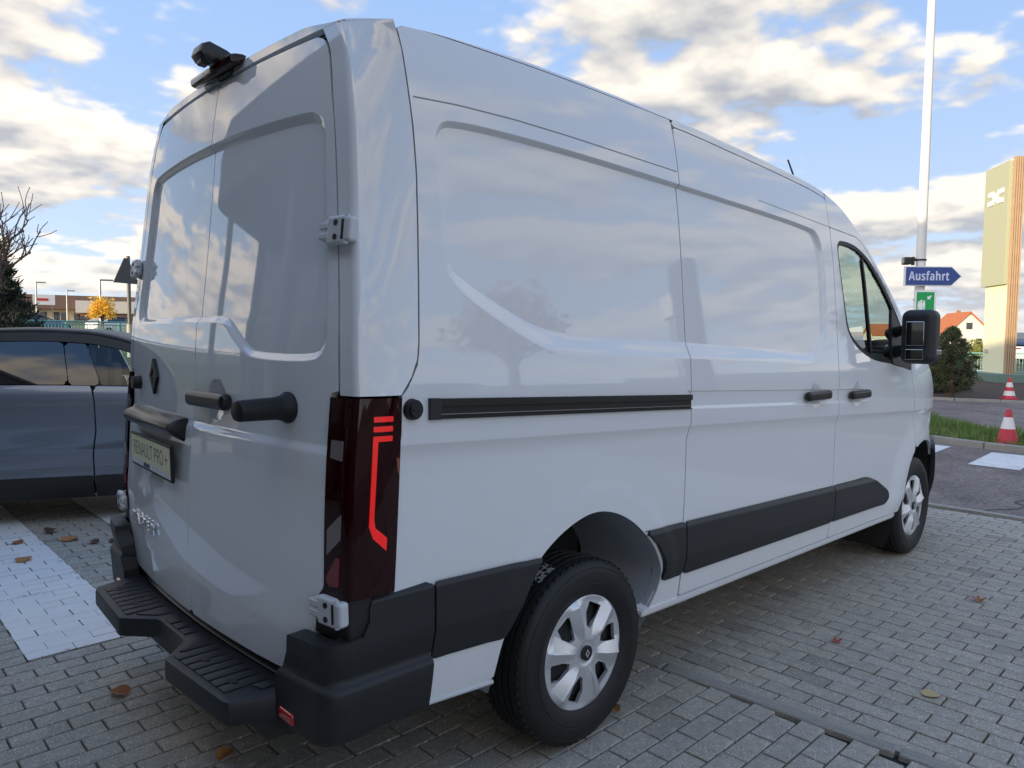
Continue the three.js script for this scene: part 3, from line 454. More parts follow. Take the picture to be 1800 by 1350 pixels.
// door handles: a grip standing off a round dimple
function sideHandle(x, y, w, parent) {
  const z = zs(x - 0.12, y), h = put('door_handle', [rbox(w, 0.05, 0.036, 0.017, x, y, z + 0.024, 4), rbox(0.03, 0.034, 0.03, 0.008, x + w / 2 - 0.03, y, z + 0.004)], M.plasticSmooth, parent);
  return h;
}
const sdoor = van.children.find(o => o.name === 'sliding_door');
sideHandle(1.835, 1.2245, 0.28, sdoor); sideHandle(2.405, 1.203, 0.27, fd);
{ // fittings on the rear doors
  const at = (z, y, d = 0) => [rx(z, y) - d, y, z], rotz = (g, z, y, d) => g.rotateY(Math.atan(0.11 * z / 0.7744)).translate(...at(z, y, d));
  const h = put('door_handle', [rotz(rbox(0.044, 0.056, 0.31, 0.02, 0, 0, 0, 4), 0.18, 1.303, 0.045), rotz(rbox(0.05, 0.03, 0.03, 0.008), 0.275, 1.302, 0.02)], M.plasticSmooth, doorR);
  put('door_stop', [new THREE.LatheGeometry([[0, 0], [0.046, 0], [0.048, 0.012], [0.038, 0.03], [0.034, 0.05], [0.031, 0.165], [0.027, 0.175], [0, 0.175]].map(p => new THREE.Vector2(...p)), 28).rotateZ(Math.PI / 2).rotateY(0.1).translate(rx(0.655, 1.308) + 0.004, 1.308, 0.655)], M.rubber, doorR);
  put('rubber_stop', [rotz(cyl(0.026, 0.03, 0.035, 24).rotateZ(Math.PI / 2), -0.72, 1.316, 0.018)], M.rubber, doorL);
  // lamp bar over the number plate
  put('plate_lamp_bar', [toCreasedNormals(extr(crv([[0, 0], [-0.012, 0.015], [-0.045, 0.03], [-0.066, 0.055], [-0.06, 0.075], [-0.03, 0.09], [0.01, 0.092]], 3), 0.64, 0.012), 0.6).rotateY(-0.055).translate(-1.03, 1.125, -0.69)], M.plasticSmooth, doorL);
  const pw = 0.56, ph = 0.118, mid = [-0.43, 1.045];
  const plateTex = canvasTex(1024, 224, (c, w, h2) => {
    c.fillStyle = '#efecc2'; c.fillRect(0, 0, w, h2); c.fillStyle = '#23231f'; c.font = '148px sans-serif'; c.textBaseline = 'middle'; c.textAlign = 'center'; c.save(); c.translate(w / 2, h2 * 0.42); c.scale(0.86, 1); c.fillText('RENAULT PRO +', 0, 0); c.restore();
    c.fillStyle = '#dfe3e6'; c.fillRect(0, h2 * 0.82, w, h2 * 0.18); c.fillStyle = '#1d2b58'; c.fillRect(w * 0.33, h2 * 0.835, w * 0.16, h2 * 0.15);
  });
  const P = new THREE.Group(); P.name = 'number_plate'; P.position.set(rx(-0.37, 1.045) - 0.02, 1.045, -0.375); P.rotation.set(0, -0.062, 0.02); doorL.add(P);
  put('plate_frame', [rbox(0.012, ph + 0.02, pw + 0.02, 0.004)], M.seal, P); put('plate_face', new THREE.PlaneGeometry(pw, ph).rotateY(-Math.PI / 2).translate(-0.0068, 0.001, 0), std(lin(1), 0.35, { map: plateTex }), P);
  // diamond badge
  const ez = -0.452, ey = 1.354, a = 0.045, b = 0.072, dia = (s, i) => [[-a * s, 0], [0, -b * s], [a * s, 0], [0, b * s]];
  put('badge', [toCreasedNormals(extr(dia(1), 0.016, 0.004, [dia(0.5)]), 0.3).rotateY(-Math.PI / 2).translate(...at(ez, ey, 0.0)), toCreasedNormals(extr(dia(0.36), 0.012, 0.004), 0.3).rotateY(-Math.PI / 2).translate(...at(ez, ey, 0))], M.plasticSmooth, doorL);
}
const font = await new FontLoader().loadAsync('fonts/droid/droid_sans_bold.typeface.json');
{
  let zc = -0.715; // raised chrome letters
  for (const ch of 'MASTER') {
    const g = new TextGeometry(ch, { font, size: 0.04, depth: 0.006, curveSegments: 4, bevelEnabled: true, bevelSize: 0.001, bevelThickness: 0.001, bevelSegments: 1 }).scale(1.25, 1, 1); g.computeBoundingBox();
    const w = g.boundingBox.max.x; g.rotateY(-Math.PI / 2).rotateY(-0.085); put('letter', g.translate(rx(zc, 0.74) - 0.005, 0.725, zc), M.chrome, doorL); zc += w + 0.02;
  }
}
// high-level brake lamp with the camera above it
put('brake_lamp', [toCreasedNormals(extr(crv([[-0.005, -0.016], [-0.035, -0.014], [-0.04, 0.0], [-0.035, 0.014], [0.02, 0.02]], 3), 0.36, 0.006), 0.6).translate(-0.945, 2.462, -0.165)], M.lensDark, van);
put('reversing_camera', [toCreasedNormals(extr([[-1.03, 2.49], [-1.045, 2.51], [-1.035, 2.54], [-1.01, 2.553], [-0.95, 2.538], [-0.905, 2.515], [-0.9, 2.48], [-0.92, 2.465], [-0.965, 2.482], [-0.985, 2.495], [-1.0, 2.482]], 0.1, 0.014), 0.6).translate(0.005, -0.01, -0.015), rbox(0.05, 0.05, 0.13, 0.012, -0.925, 2.462, 0.05), rbox(0.03, 0.03, 0.05, 0.008, -1.013, 2.482, 0.035)], M.plasticSmooth, van);
// underbody, arch liners
put('underbody', [bx(-0.95, 4.3, 0.33, 0.40, -0.55, 0.55), bx(0.45, 3.15, 0.37, 0.44, -0.88, 0.88), bx(-1.0, -0.5, 0.38, 0.46, -0.88, 0.88), rod([0, 0.349, -0.8], [0, 0.349, 0.8], 0.06), rod([3.585, 0.349, -0.8], [3.585, 0.349, 0.8], 0.04)], M.under, van);
function liner(pts, z1, z0) { const p = []; for (let i = 0; i < pts.length - 1; i++) { const [a, b] = pts[i], [c, d] = pts[i + 1]; p.push(a, b, z1(a, b), c, d, z1(c, d), c, d, z0, a, b, z1(a, b), c, d, z0, a, b, z0); } const g = new THREE.BufferGeometry(); g.setAttribute('position', new THREE.Float32BufferAttribute(p, 3)); g.computeVertexNormals(); return toCreasedNormals(g, 1); }
const linerMat = phys(lin(0.42, 0.46, 0.52), 0.4, { clearcoat: 0.4 });
both('wheel_arch', liner(arch, (x, y) => zs(x, y) - 0.004, 0.55), linerMat);
both('wheel_arch', liner(archFp, (x, y) => zs(x, y) - 0.002, 0.6), M.under);
both('wheel_arch_back', bx(-0.46, 0.43, 0.3, 0.9, 0.53, 0.55), M.under); both('wheel_arch_back', bx(3.2, 4.1, 0.3, 0.85, 0.58, 0.6), M.under);
// cab inside
put('bulkhead', bx(2.16, 2.18, 0.5, 2.35, -0.85, 0.85), M.gap, van);
put('cab_floor', bx(2.18, 3.5, 0.6, 0.66, -0.86, 0.86), M.gap, van);
put('dashboard', [rbox(0.55, 0.5, 1.7, 0.1, 3.35, 1.18, 0)], std(lin(0.02), 0.7), van);
for (const z of [0.5, -0.05, -0.5]) put('seat', [rbox(0.14, 0.66, 0.46, 0.05, 2.42, 1.35, z).rotateZ(0), rbox(0.5, 0.16, 0.46, 0.06, 2.62, 1.0, z), rbox(0.1, 0.2, 0.26, 0.05, 2.4, 1.77, z)], std(lin(0.03, 0.03, 0.035), 0.9), van);
put('steering_wheel', new THREE.TorusGeometry(0.19, 0.016, 10, 32).rotateY(Math.PI / 2).rotateZ(0.5).translate(3.02, 1.36, -0.5), M.plasticSmooth, van);
// side mirror
{
  const mx = 2.93, mk = () => {
    const body = new RoundedBoxGeometry(0.15, 0.34, 0.2, 4, 0.05).translate(mx + 0.07, 1.545, 1.145);
    return [body, rod([mx + 0.1, 1.46, 1.06], [mx + 0.14, 1.44, 0.93], 0.035, 0.045), rod([mx + 0.1, 1.6, 1.06], [mx + 0.16, 1.56, 0.93], 0.025, 0.04)];
  };
  const m = both('side_mirror', mk(), M.plastic);
  both('mirror_glass', [rbox(0.008, 0.15, 0.1, 0.003).rotateY(0.22).translate(mx - 0.012, 1.565, 1.138), rbox(0.008, 0.065, 0.1, 0.003).rotateY(0.22).translate(mx - 0.012, 1.435, 1.138)], M.mirror, m);
  both('indicator', [rbox(0.1, 0.03, 0.012, 0.005, mx + 0.09, 1.45, 1.245)], M.lensGrey, m);
}
// wheels
function tyreGeo(R = 0.349, w = 0.218, rim = 0.205) {
  const P = [[rim, -w / 2 + 0.02], [rim + 0.012, -w / 2 + 0.008], [rim + 0.05, -w / 2 - 0.004], [R - 0.05, -w / 2 - 0.006], [R - 0.03, -w / 2], [R - 0.012, -w / 2 + 0.012], [R - 0.003, -w / 2 + 0.03]];
  const groove = [-0.05, -0.017, 0.017, 0.05], tp = []; for (const g of groove) tp.push([R, g - 0.006], [R - 0.009, g - 0.004], [R - 0.009, g + 0.004], [R, g + 0.006]);
  const full = [...P, ...tp, ...P.map(([r, z]) => [r, -z]).reverse()];
  const body = toCreasedNormals(new THREE.LatheGeometry(full.map(p => new THREE.Vector2(...p)), 72), 0.6).rotateX(Math.PI / 2);
  const lug = []; for (let i = 0; i < 60; i++) { const a = i / 60 * Math.PI * 2; for (const s of [1, -1]) lug.push(box(0.015, 0.012, 0.034, 0, R - 0.0095, s * (w / 2 - 0.034)).rotateY(0.25 * s).rotateZ(a)); }
  const rings = [0.262, 0.275, 0.318].map((r, i) => new THREE.TorusGeometry(r, 0.0022, 6, 72).translate(0, 0, w / 2 + 0.004 - (i > 1 ? 0.004 : 0)));
  return merge([body, ...lug, ...rings]);
}
function capGeo() {
  const R = 0.222, ops = [];
  for (let k = 0; k < 6; k++) { const c = k * Math.PI / 3 + 0.16, q = (r, d) => [r * Math.cos(c + d), r * Math.sin(c + d)]; ops.push(sdPoly([q(0.088, -0.05), q(0.12, -0.2), q(0.182, -0.27), q(0.19, 0.1), q(0.15, 0.21), q(0.1, 0.17)])); }
  const H = (x, y) => {
    const r = Math.hypot(x, y), th = Math.atan2(y, x) - 0.16, u = ((th / (Math.PI / 3)) % 1 + 1.5) % 1 - 0.5; // 0 in the middle of an opening
    const a = Math.abs(u), k = clamp((a - 0.2) / 0.3), out = clamp((r - 0.055) / 0.05) * clamp((0.214 - r) / 0.02);
    return 0.026 - 0.011 * (r / 0.222) ** 2 + out * (0.013 * k - 0.006 * (1 - k) + (u < 0 ? 0.004 * k : 0)) - 0.02 * clamp((r - 0.214) / 0.01) - 0.004 * clamp((0.05 - r) / 0.01);
  };
  const Sx = (x, y) => [x, y, H(x, y)], pol = (r, th) => [r * Math.cos(th), r * Math.sin(th)];
  const rs = [0.002, 0.02, 0.032, 0.04, 0.05, 0.06, 0.07, 0.08, ...range(0.088, 0.2, 0.007), 0.205, 0.21, 0.215, 0.22, 0.224];
  const sd = (x, y) => { let d = 1; for (const f of ops) d = Math.min(d, -f(x, y)); return d; };
  const g = sheet(Sx, rs, range(0.16 + 0, 0.16 + 2 * Math.PI, Math.PI / 120), sd, { warp: pol, rim: 0.014 }); g.deleteAttribute('normal'); return toCreasedNormals(g, 0.12);
}
const tyre = tyreGeo(), cap = capGeo();
function wheel(x, z, right, turn = 0) {
  const g = new THREE.Group(); g.name = 'wheel'; g.position.set(x, 0.349, z); g.rotation.set(0, right ? 0 : Math.PI, 0); van.add(g);
  const t = put('tyre', tyre, M.rubber, g);
  const c = put('hub_cap', cap, M.silver, g); c.position.z = 0.083; c.rotation.z = turn;
  put('hub_badge', [cyl(0.028, 0.028, 0.008, 28).rotateX(Math.PI / 2).translate(0, 0, 0.11)], M.plasticSmooth, g);
  const dm = s => [[-0.011 * s, 0], [0, -0.016 * s], [0.011 * s, 0], [0, 0.016 * s]]; put('hub_emblem', extr(dm(1), 0.002, 0, [dm(0.6)]).translate(0, 0, 0.114), M.silver, g);
  put('rim', [cyl(0.206, 0.206, 0.2, 48).rotateX(Math.PI / 2).translate(0, 0, -0.04), cyl(0.1, 0.17, 0.02, 40).rotateX(Math.PI / 2).translate(0, 0, 0.075)], M.under, g);
  return g;
}
const wR = wheel(0, 0.862, true, 0.1);
put('paint_mark', sheet((a, z) => [0.3505 * Math.sin(a), 0.3505 * Math.cos(a), z], range(-0.62, -0.3, 0.01), range(-0.03, 0.05, 0.005), (a, z) => 0.12 - Math.hypot((a + 0.46) * 1.0, (z - 0.01) * 2.6) + 0.35 * IN.noise(a * 28, z * 90, 2.2) - 0.03, { rim: 0, sg: -1 }), std(lin(0.4, 0.4, 0.38), 0.9), wR); wheel(3.585, 0.86, true, 0.5); wheel(0, -0.862, false); wheel(3.585, -0.86, false);
// mirror the side parts
for (const [n, g, m] of vanLeft) put(n, flipZ(g), m, van);

// ---------------------------------------------------------------- ground
const asphaltTex = tex2d(512, (x, y) => { const g = hash(Math.round(x * 512), Math.round(y * 512)), m = tn(x, y, 6, 1), f = tn(x, y, 90, 2); const v = 0.30 + 0.08 * (m - 0.5) + 0.12 * (f - 0.5) + (g > 0.985 ? 0.2 : 0) + 0.06 * (g - 0.5); return [v * 1.03, v * 0.99, v]; });
asphaltTex.repeat.set(0.5, 0.5);
const dirtTex = tex2d(256, (x, y) => { const f = tn(x, y, 60, 2), m = tn(x, y, 7, 5); return [0.36 + 0.1 * (m - 0.5) + 0.14 * (f - 0.5), 0.36 + 0.12 * (m - 0.5) + 0.12 * (f - 0.5), 0.24 + 0.08 * (f - 0.5)]; }); dirtTex.repeat.set(0.3, 0.3);
const mulchTex = tex2d(256, (x, y) => { const f = tn(x, y, 70, 2), m = tn(x, y, 128, 5), v = 0.10 + 0.22 * f * m + 0.12 * m; return [v * 1.25, v * 0.95, v * 0.75]; }); mulchTex.repeat.set(0.8, 0.8);
const concreteTex = tex2d(512, (x, y) => { const g = hash(Math.round(x * 512), Math.round(y * 512)), g2 = hash(Math.round(x * 512) >> 1, Math.round(y * 512) >> 1), m = tn(x, y, 5, 1), f = tn(x, y, 40, 2); const v = 0.50 + 0.05 * (m - 0.5) + 0.05 * (f - 0.5) + 0.14 * (g - 0.5) + (g2 > 0.975 ? 0.22 : 0) - (g2 < 0.02 ? 0.16 : 0); return [v, v * 0.995, v * 0.985]; });
const concreteBump = tex2d(256, (x, y) => 0.6 * hash(Math.round(x * 256), Math.round(y * 256)) + 0.4 * tn(x, y, 50, 2), { srgb: false });
// flat sheet in metres: points are [x, z]
function flat(pts, y) { const g = new THREE.ShapeGeometry(new THREE.Shape(pts.map(p => new THREE.Vector2(p[0], -p[1])))).rotateX(-Math.PI / 2).translate(0, y, 0), p = g.attributes.position, u = g.attributes.uv; for (let i = 0; i < p.count; i++) u.setXY(i, p.getX(i), p.getZ(i)); return g; }
const rect = (x0, x1, z0, z1) => [[x0, z0], [x1, z0], [x1, z1], [x0, z1]];
const asphalt = std(lin(2.1, 1.86, 1.62), 0.85, { map: asphaltTex, bumpMap: concreteBump, bumpScale: 0.002 });
structure('ground', flat(rect(-3000, 3000, -3000, 3000), -0.09), std(lin(0.75), 0.95, { map: dirtTex }));
const kx = z => 0.765 + 0.045 * (z - 0.62), FK = 5.42;    // edging beside the van, edging to the road
structure('road', flat([[FK + 0.06, -40], [10.2 + 0.14 * 40, -40], [10.2, -0.4], [9.9, 1.2], [9.6, 4], [9, 40], [FK + 0.06, 40]], -0.012), asphalt);
structure('road', flat([[12.0, -30], [19.3, -30], [19.3, -3.4], [19.9, -1.4], [20.3, 10], [20.3, 40], [12.0, 40]], -0.03), asphalt);
structure('yard', flat([[-40, -40], [-9, -40], [-9, 40], [-40, 40]], -0.03), asphalt);
structure('yard', flat([[-9, 5.5], [FK - 0.06, 5.5], [FK - 0.06, 40], [-9, 40]], -0.03), asphalt);
structure('mulch_bed', flat([[20.1, -1.5], [19.55, -3.4], [22, -7.5], [34, -9.5], [36, 6], [20.6, 9]], -0.012), std(lin(0.9), 0.95, { map: mulchTex }));
structure('far_pavement', flat([[34.0, -60], [37.5, -60], [37.5, 60], [34.0, 60]], -0.02), std(lin(0.6), 0.9, { map: concreteTex }));

// block paving, 20 x 10 cm stones
const paving = new THREE.Group(); paving.name = 'paving'; paving.userData.kind = 'structure'; scene.add(paving);
put('joint_bed', flat(rect(-9, FK - 0.05, -14, 5.6), -0.02), std(lin(0.022, 0.021, 0.019), 1), paving);
const stoneMats = [[1.74, 1.63, 1.40], [1.70, 1.59, 1.38], [1.80, 1.68, 1.44], [1.71, 1.61, 1.41], [1.77, 1.63, 1.37], [1.38, 1.29, 1.12]].map(c => std(lin(...c), 0.86, { map: concreteTex, bumpMap: concreteBump, bumpScale: 0.0012 }));
function stoneGeo(l, w, u0, v0) { // chamfered block, top at y = 0
  const h = 0.035, c = 0.0022, P = [], U = [], q = (a, b, cc, d) => { for (const v of [a, b, cc, a, cc, d]) { P.push(...v); U.push((v[0] + u0) / 0.9, (v[2] + v0) / 0.9); } };
  const a = l / 2, b = w / 2, T = [[-a + c, 0, b - c], [a - c, 0, b - c], [a - c, 0, -b + c], [-a + c, 0, -b + c]], E = [[-a, -c, b], [a, -c, b], [a, -c, -b], [-a, -c, -b]], B = E.map(v => [v[0], -h, v[2]]);
  q(...T); for (let i = 0; i < 4; i++) { const j = (i + 1) % 4; q(E[i], E[j], T[j], T[i]); q(B[i], B[j], E[j], E[i]); }
  const g = new THREE.BufferGeometry(); g.setAttribute('position', new THREE.Float32BufferAttribute(P, 3)); g.setAttribute('uv', new THREE.Float32BufferAttribute(U, 2)); g.computeVertexNormals(); return g;
}
const JOINT = 0.0075, stoneG = Array.from({ length: 10 }, (_, i) => stoneGeo(0.2 - JOINT, 0.1 - JOINT, i * 0.37, i * 0.61)), halfG = stoneGeo(0.1 - JOINT, 0.1 - JOINT, 0.2, 0.5);
const stripes = [[-2.38, -1.88], [-1.37, -0.87], [-0.36, 0.14], [0.65, 0.76]], SZ = [-5.6, -1.255];
const stones = [];
for (let j = 0; j < 195; j++) { // long side along x, behind the edging
  const z = -14 + j * 0.1 + 0.003; for (let i = 0; i < 50; i++) { const x = -9 + 0.03 + i * 0.2 + (j % 2) * 0.1, e = kx(z) - 0.04; if (x + 0.1 < e) stones.push([x, z, 0, 0.2]); else if (x - 0.1 + 0.06 < e) { const r = e - (x - 0.1); stones.push([x - 0.1 + r / 2, z, 0, r]); } }
}
for (let i = 0; i < 47; i++) { // long side along z, in front of it
  const xr = 0.845 + i * 0.1; if (xr + 0.05 > FK - 0.055) break;
  for (let j = 0; j < 99; j++) { const z = -14 + j * 0.2 + (i % 2) * 0.1, x = xr + 0.012 * (z - 0.8); if (x - 0.05 > kx(z) + 0.035 && x + 0.05 < FK - 0.05) stones.push([x, z, 1, 0.2]); else if (x - 0.05 <= kx(z) + 0.035 && x + 0.02 > kx(z)) { stones.push([x + 0.0, z, 1, 0.2]); } }
}
{
  const eye = camera.position, F = camera.getWorldDirection(V(0, 0, 0)), Rt = F.clone().cross(camera.up).normalize(), Up = Rt.clone().cross(F), tn2 = Math.tan(55.387 / 2 * Math.PI / 180);
  const seen = s => { const d = V(s[0], 0, s[1]).sub(eye), w = d.dot(F); if (w < 0.3) return 0; const u = d.dot(Rt) / w / tn2, v = d.dot(Up) / w / tn2; return Math.abs(u) < 1.36 && Math.abs(v) < 1.03 && !(s[0] > -1.1 && s[0] < 4.6 && Math.abs(s[1]) < 0.75 && s[1] < 0.95 ) ? 1 / (w * w) * (eye.y / d.length()) : 0; };
  for (const s of stones) { s.k = seen(s); s.y = rr(-0.0018, 0.0012); s.rx = rr(-0.006, 0.006); s.rz = rr(-0.006, 0.006); s.ry = rr(-0.006, 0.006); s.m = rnd() < 0.03 ? 5 : Math.floor(rnd() * 4.999); s.g = Math.floor(rnd() * 10); }
  const order = [...stones].sort((a, b) => b.k - a.k), near = new Set(order.slice(0, 300));
  const rest = stones.filter(s => !near.has(s));
  const place = (o, s) => { o.position.set(s[0], s.y, s[1]); o.rotation.set(s.rx, (s[2] ? Math.PI / 2 : 0) + s.ry, s.rz); o.scale.set((s[3] - JOINT) / (0.2 - JOINT), 1, 1); };
  for (const s of near) place(put('paving_stone', stoneG[s.g], stoneMats[s.m], paving), s);
  const o = new THREE.Object3D();
  stoneMats.forEach((mat, k) => { const L = rest.filter(s => s.m === k); const im = new THREE.InstancedMesh(stoneG[k], mat, L.length); L.forEach((s, i) => { place(o, s); o.updateMatrix(); im.setMatrixAt(i, o.matrix); }); im.name = 'paving_stones'; im.userData.kind = 'stuff'; im.receiveShadow = im.castShadow = true; paving.add(im); });
  // zebra paint: each stone's painted top, with the joints left open here and there
  const paint = std(lin(0.86, 0.84, 0.8), 0.7, { map: tex2d(256, (x, y) => { const w = tn(x, y, 8, 4), f = tn(x, y, 70, 6); const v = 0.985 - 0.06 * f * w - (w * f > 0.66 ? 0.3 : 0); return v; }) });
  for (const [x0, x1] of stripes) {
    const P = [], U = [];
    for (const s of stones) {
      if (s[2] || s[1] < SZ[0] || s[1] - 0.05 > SZ[1]) continue;
      const gz = rnd() < 0.2 ? 0.003 : 0.0007, gx = rnd() < 0.5 ? rr(0.002, 0.0045) : 0.0009;
      const a = Math.max(x0, s[0] - s[3] / 2 + gx), b = Math.min(x1, s[0] + s[3] / 2 - gx), c = s[1] - 0.05 + gz, d = Math.min(SZ[1], s[1] + 0.05 - gz); if (b - a < 0.004 || d - c < 0.004) continue;
      const yy = 0.0034; for (const [x, z] of [[a, d], [b, d], [b, c], [a, d], [b, c], [a, c]]) { P.push(x, yy + s.y * 0.3, z); U.push(x, z); }
    }
    const g = new THREE.BufferGeometry(); g.setAttribute('position', new THREE.Float32BufferAttribute(P, 3)); g.setAttribute('uv', new THREE.Float32BufferAttribute(U, 2)); g.computeVertexNormals();
    put('painted_stripe', g, paint, paving);
  }
  // kerb edging, metre-long stones with worn edges
  const kerbMat = std(lin(1.75, 1.68, 1.52), 0.88, { map: concreteTex, bumpMap: concreteBump, bumpScale: 0.003 });
  const edging = (L, w, f, n0, y, dir) => { for (let k = 0; k < L; k++) { const g = rbox(w, 0.12, 0.985, 0.008, 0, 0, 0, 2), p = g.attributes.position; for (let i = 0; i < p.count; i++) { const q = fbm(p.getX(i) * 9 + k * 3.1, p.getY(i) * 9, p.getZ(i) * 6, 2) * 0.014; p.setX(i, p.getX(i) + q); p.setY(i, p.getY(i) + q * 0.3); } const m = put('edging_stone', g, kerbMat, paving), z = n0 + k; m.position.set(f(z), y - 0.06, z); m.rotation.y = dir; } };
  edging(18, 0.07, kx, -12.7, 0.005, Math.atan(0.045));
  edging(36, 0.08, () => FK, -20, 0.012, 0);
  globalThis.edging2 = kerbMat;
}
// road paint, a crack, the far kerb and the planted strip behind it
const roadPaint = std(lin(0.8, 0.8, 0.79), 0.6, { map: tex2d(256, (x, y) => 0.95 - 0.12 * tn(x, y, 40, 6) * tn(x, y, 9, 2)) });
structure('road_stripe', flat([[8.3, 0.12], [9.66, 0.07], [9.64, 0.62], [8.27, 0.67]], -0.007), roadPaint);
structure('road_stripe', flat([[8.3, -0.98], [9.86, -1.03], [9.84, -0.48], [8.27, -0.43]], -0.007), roadPaint);
structure('road_stripe', flat([[8.25, 1.2], [9.5, 1.16], [9.45, 1.7], [8.2, 1.76]], -0.007), roadPaint);
structure('road_stripe', flat([[8.3, -2.08], [9.9, -2.13], [9.9, -1.58], [8.3, -1.53]], -0.007), roadPaint);
{ // tar-filled crack
  const c = crv([[5.5, 0.95], [5.66, 0.98], [5.78, 1.08], [6.05, 1.16], [6.18, 1.06], [6.42, 1.12], [6.75, 1.42], [7.0, 1.62], [7.05, 2.1], [7.3, 3.2]], 8, false), P = [];
  for (let i = 0; i < c.length - 1; i++) { const w = q => 0.014 + 0.01 * IN.noise(q * 1.7, 2.2, 0), d = [c[i + 1][0] - c[i][0], c[i + 1][1] - c[i][1]], l = Math.hypot(...d) || 1, n = [-d[1] / l, d[0] / l], a = w(i), b = w(i + 1), y = -0.008; for (const [p, s, ww] of [[c[i], 1, a], [c[i + 1], 1, b], [c[i + 1], -1, b], [c[i], 1, a], [c[i + 1], -1, b], [c[i], -1, a]]) P.push(p[0] + n[0] * s * ww, y, p[1] + n[1] * s * ww); }
  const g = new THREE.BufferGeometry(); g.setAttribute('position', new THREE.Float32BufferAttribute(P, 3)); g.computeVertexNormals(); structure('tar_seam', g, std(lin(0.018), 0.55));
}
const kerbLine = (pts, w, h, y0, name, mat) => { const g = new THREE.Group(); g.name = numbered(name); g.userData.kind = 'structure'; scene.add(g); const c = new THREE.CatmullRomCurve3(pts.map(p => V(p[0], 0, p[1]))), n = Math.round(c.getLength()); for (let i = 0; i < n; i++) { const a = c.getPointAt(i / n), b = c.getPointAt((i + 1) / n), l = a.distanceTo(b) - 0.01, m = put('kerb_stone', rbox(w, h, l, 0.015, 0, 0, 0, 2), mat, g); m.position.set((a.x + b.x) / 2, y0 + h / 2, (a.z + b.z) / 2); m.rotation.y = Math.atan2(b.x - a.x, b.z - a.z); } return g; };
const kerbGrey = std(lin(1.25, 1.2, 1.1), 0.88, { map: concreteTex });
kerbLine([[13.5, -14], [11.2, -5], [10.23, -0.75], [10.08, -0.3], [9.93, 0.5], [9.7, 2], [9.3, 6]], 0.12, 0.2, -0.12, 'grass_kerb', kerbGrey);
kerbLine([[20, -12], [19.5, -7], [19.25, -3.6], [19.8, -1.6], [20.25, 4], [20.4, 12]], 0.12, 0.16, -0.12, 'bed_kerb', kerbGrey);
structure('grass_strip', flat([[13.55, -14], [11.25, -5], [10.28, -0.75], [10.13, -0.3], [9.98, 0.5], [9.75, 2], [9.35, 6], [11.9, 6], [11.95, 0.3], [11.6, -0.1], [12.8, -1.1], [13.6, -1.8], [15.5, -8], [16, -14]], 0.045), std(lin(0.09, 0.11, 0.045), 1));
{ // grass blades and a few seed heads
  const blade = new THREE.BufferGeometry(); blade.setAttribute('position', new THREE.Float32BufferAttribute([-0.004, 0, 0, 0.004, 0, 0, 0.006, 0.5, 0.05, -0.004, 0, 0, 0.006, 0.5, 0.05, 0, 0.5, 0.05, 0, 0.5, 0.05, 0.006, 0.5, 0.05, 0.012, 1, 0.25], 3)); blade.computeVertexNormals();
  const N = 26000, im = new THREE.InstancedMesh(blade, phys(lin(1), 0.8, { transmission: 0.25, thickness: 0 }), N), o = new THREE.Object3D(), sd = sdPoly([[11.2, -4.6], [10.3, -0.75], [10.15, -0.3], [10.0, 0.5], [9.77, 2], [11.9, 2], [11.95, 0.3], [11.6, -0.1], [12.8, -1.1], [13.5, -1.8], [14.0, -3.5]]);
  for (let i = 0; i < N;) { const x = rr(9.7, 14), z = rr(-4.6, 2); if (sd(x, z) < 0.02) continue; const n = fbm(x * 1.3, z * 1.3, 4, 3), tall = n > 0.12 ? 1.9 : 1; o.position.set(x, 0.04, z); o.rotation.set(rr(-0.5, 0.5), rr(0, 6.28), rr(-0.4, 0.4)); const h = rr(0.05, 0.12) * tall; o.scale.set(rr(0.8, 1.6), h, h); o.updateMatrix(); im.setMatrixAt(i, o.matrix); const t = rnd(); im.setColorAt(i, rnd() < 0.12 ? lin(0.35, 0.30, 0.14) : lin(0.07 + 0.07 * t, 0.15 + 0.1 * t, 0.02 + 0.02 * t)); i++; }
  im.name = 'grass'; tag(im, 'short green grass on the kerbed strip beside the road', 'grass', null, 'stuff'); im.castShadow = im.receiveShadow = true; scene.add(im);
}
// fallen leaves, one by one
const leafMats = [[0.34, 0.12, 0.035], [0.45, 0.2, 0.06], [0.10, 0.045, 0.025], [0.55, 0.40, 0.20], [0.38, 0.06, 0.03]].map(c => phys(lin(...c), 0.75, { transmission: 0.15, thickness: 0 }));
function leaf(x, z, size, turn, mi, curl, label, spiky) {
  const n = 28, P = []; const out = []; for (let i = 0; i < n; i++) { const a = i / n * Math.PI * 2; let r = (0.32 + 0.68 * Math.abs(Math.cos(a / 2)) ** 0.8) * 0.55; if (spiky) r *= 0.72 + 0.34 * Math.cos(a * 5); out.push([r * Math.cos(a), r * Math.sin(a) * 0.8]); }
  const up = (u, v) => curl * (v * v * 1.6 + 0.35 * u * u) + 0.02; for (let i = 0; i < n; i++) { const a = out[i], b = out[(i + 1) % n], m = t => [0.1 * (1 - t) + 0, 0]; for (const q of [[0.05, 0], a, b]) P.push(q[0], up(q[0], q[1]), q[1]); }
  const st = [-0.25, 0]; P.push(-0.2, up(0.2, 0), 0.012, -0.2, up(0.2, 0), -0.012, -0.62, 0.05, 0);
  const g = new THREE.BufferGeometry(); g.setAttribute('position', new THREE.Float32BufferAttribute(P, 3)); g.computeVertexNormals(); g.scale(size, size, size);
  const m = put('fallen_leaf', g, leafMats[mi]); m.position.set(x, 0.0035, z); m.rotation.y = turn; tag(m, label, 'leaf', 'fallen leaves on the block paving');
}
leaf(-1.15, -0.61, 0.1, 2.2, 0, 0.9, 'folded rust brown leaf on bare paving beside the step bumper');
leaf(-1.03, 0.15, 0.085, 0.4, 1, 1.2, 'curled tan leaf lying below the right step of the bumper');
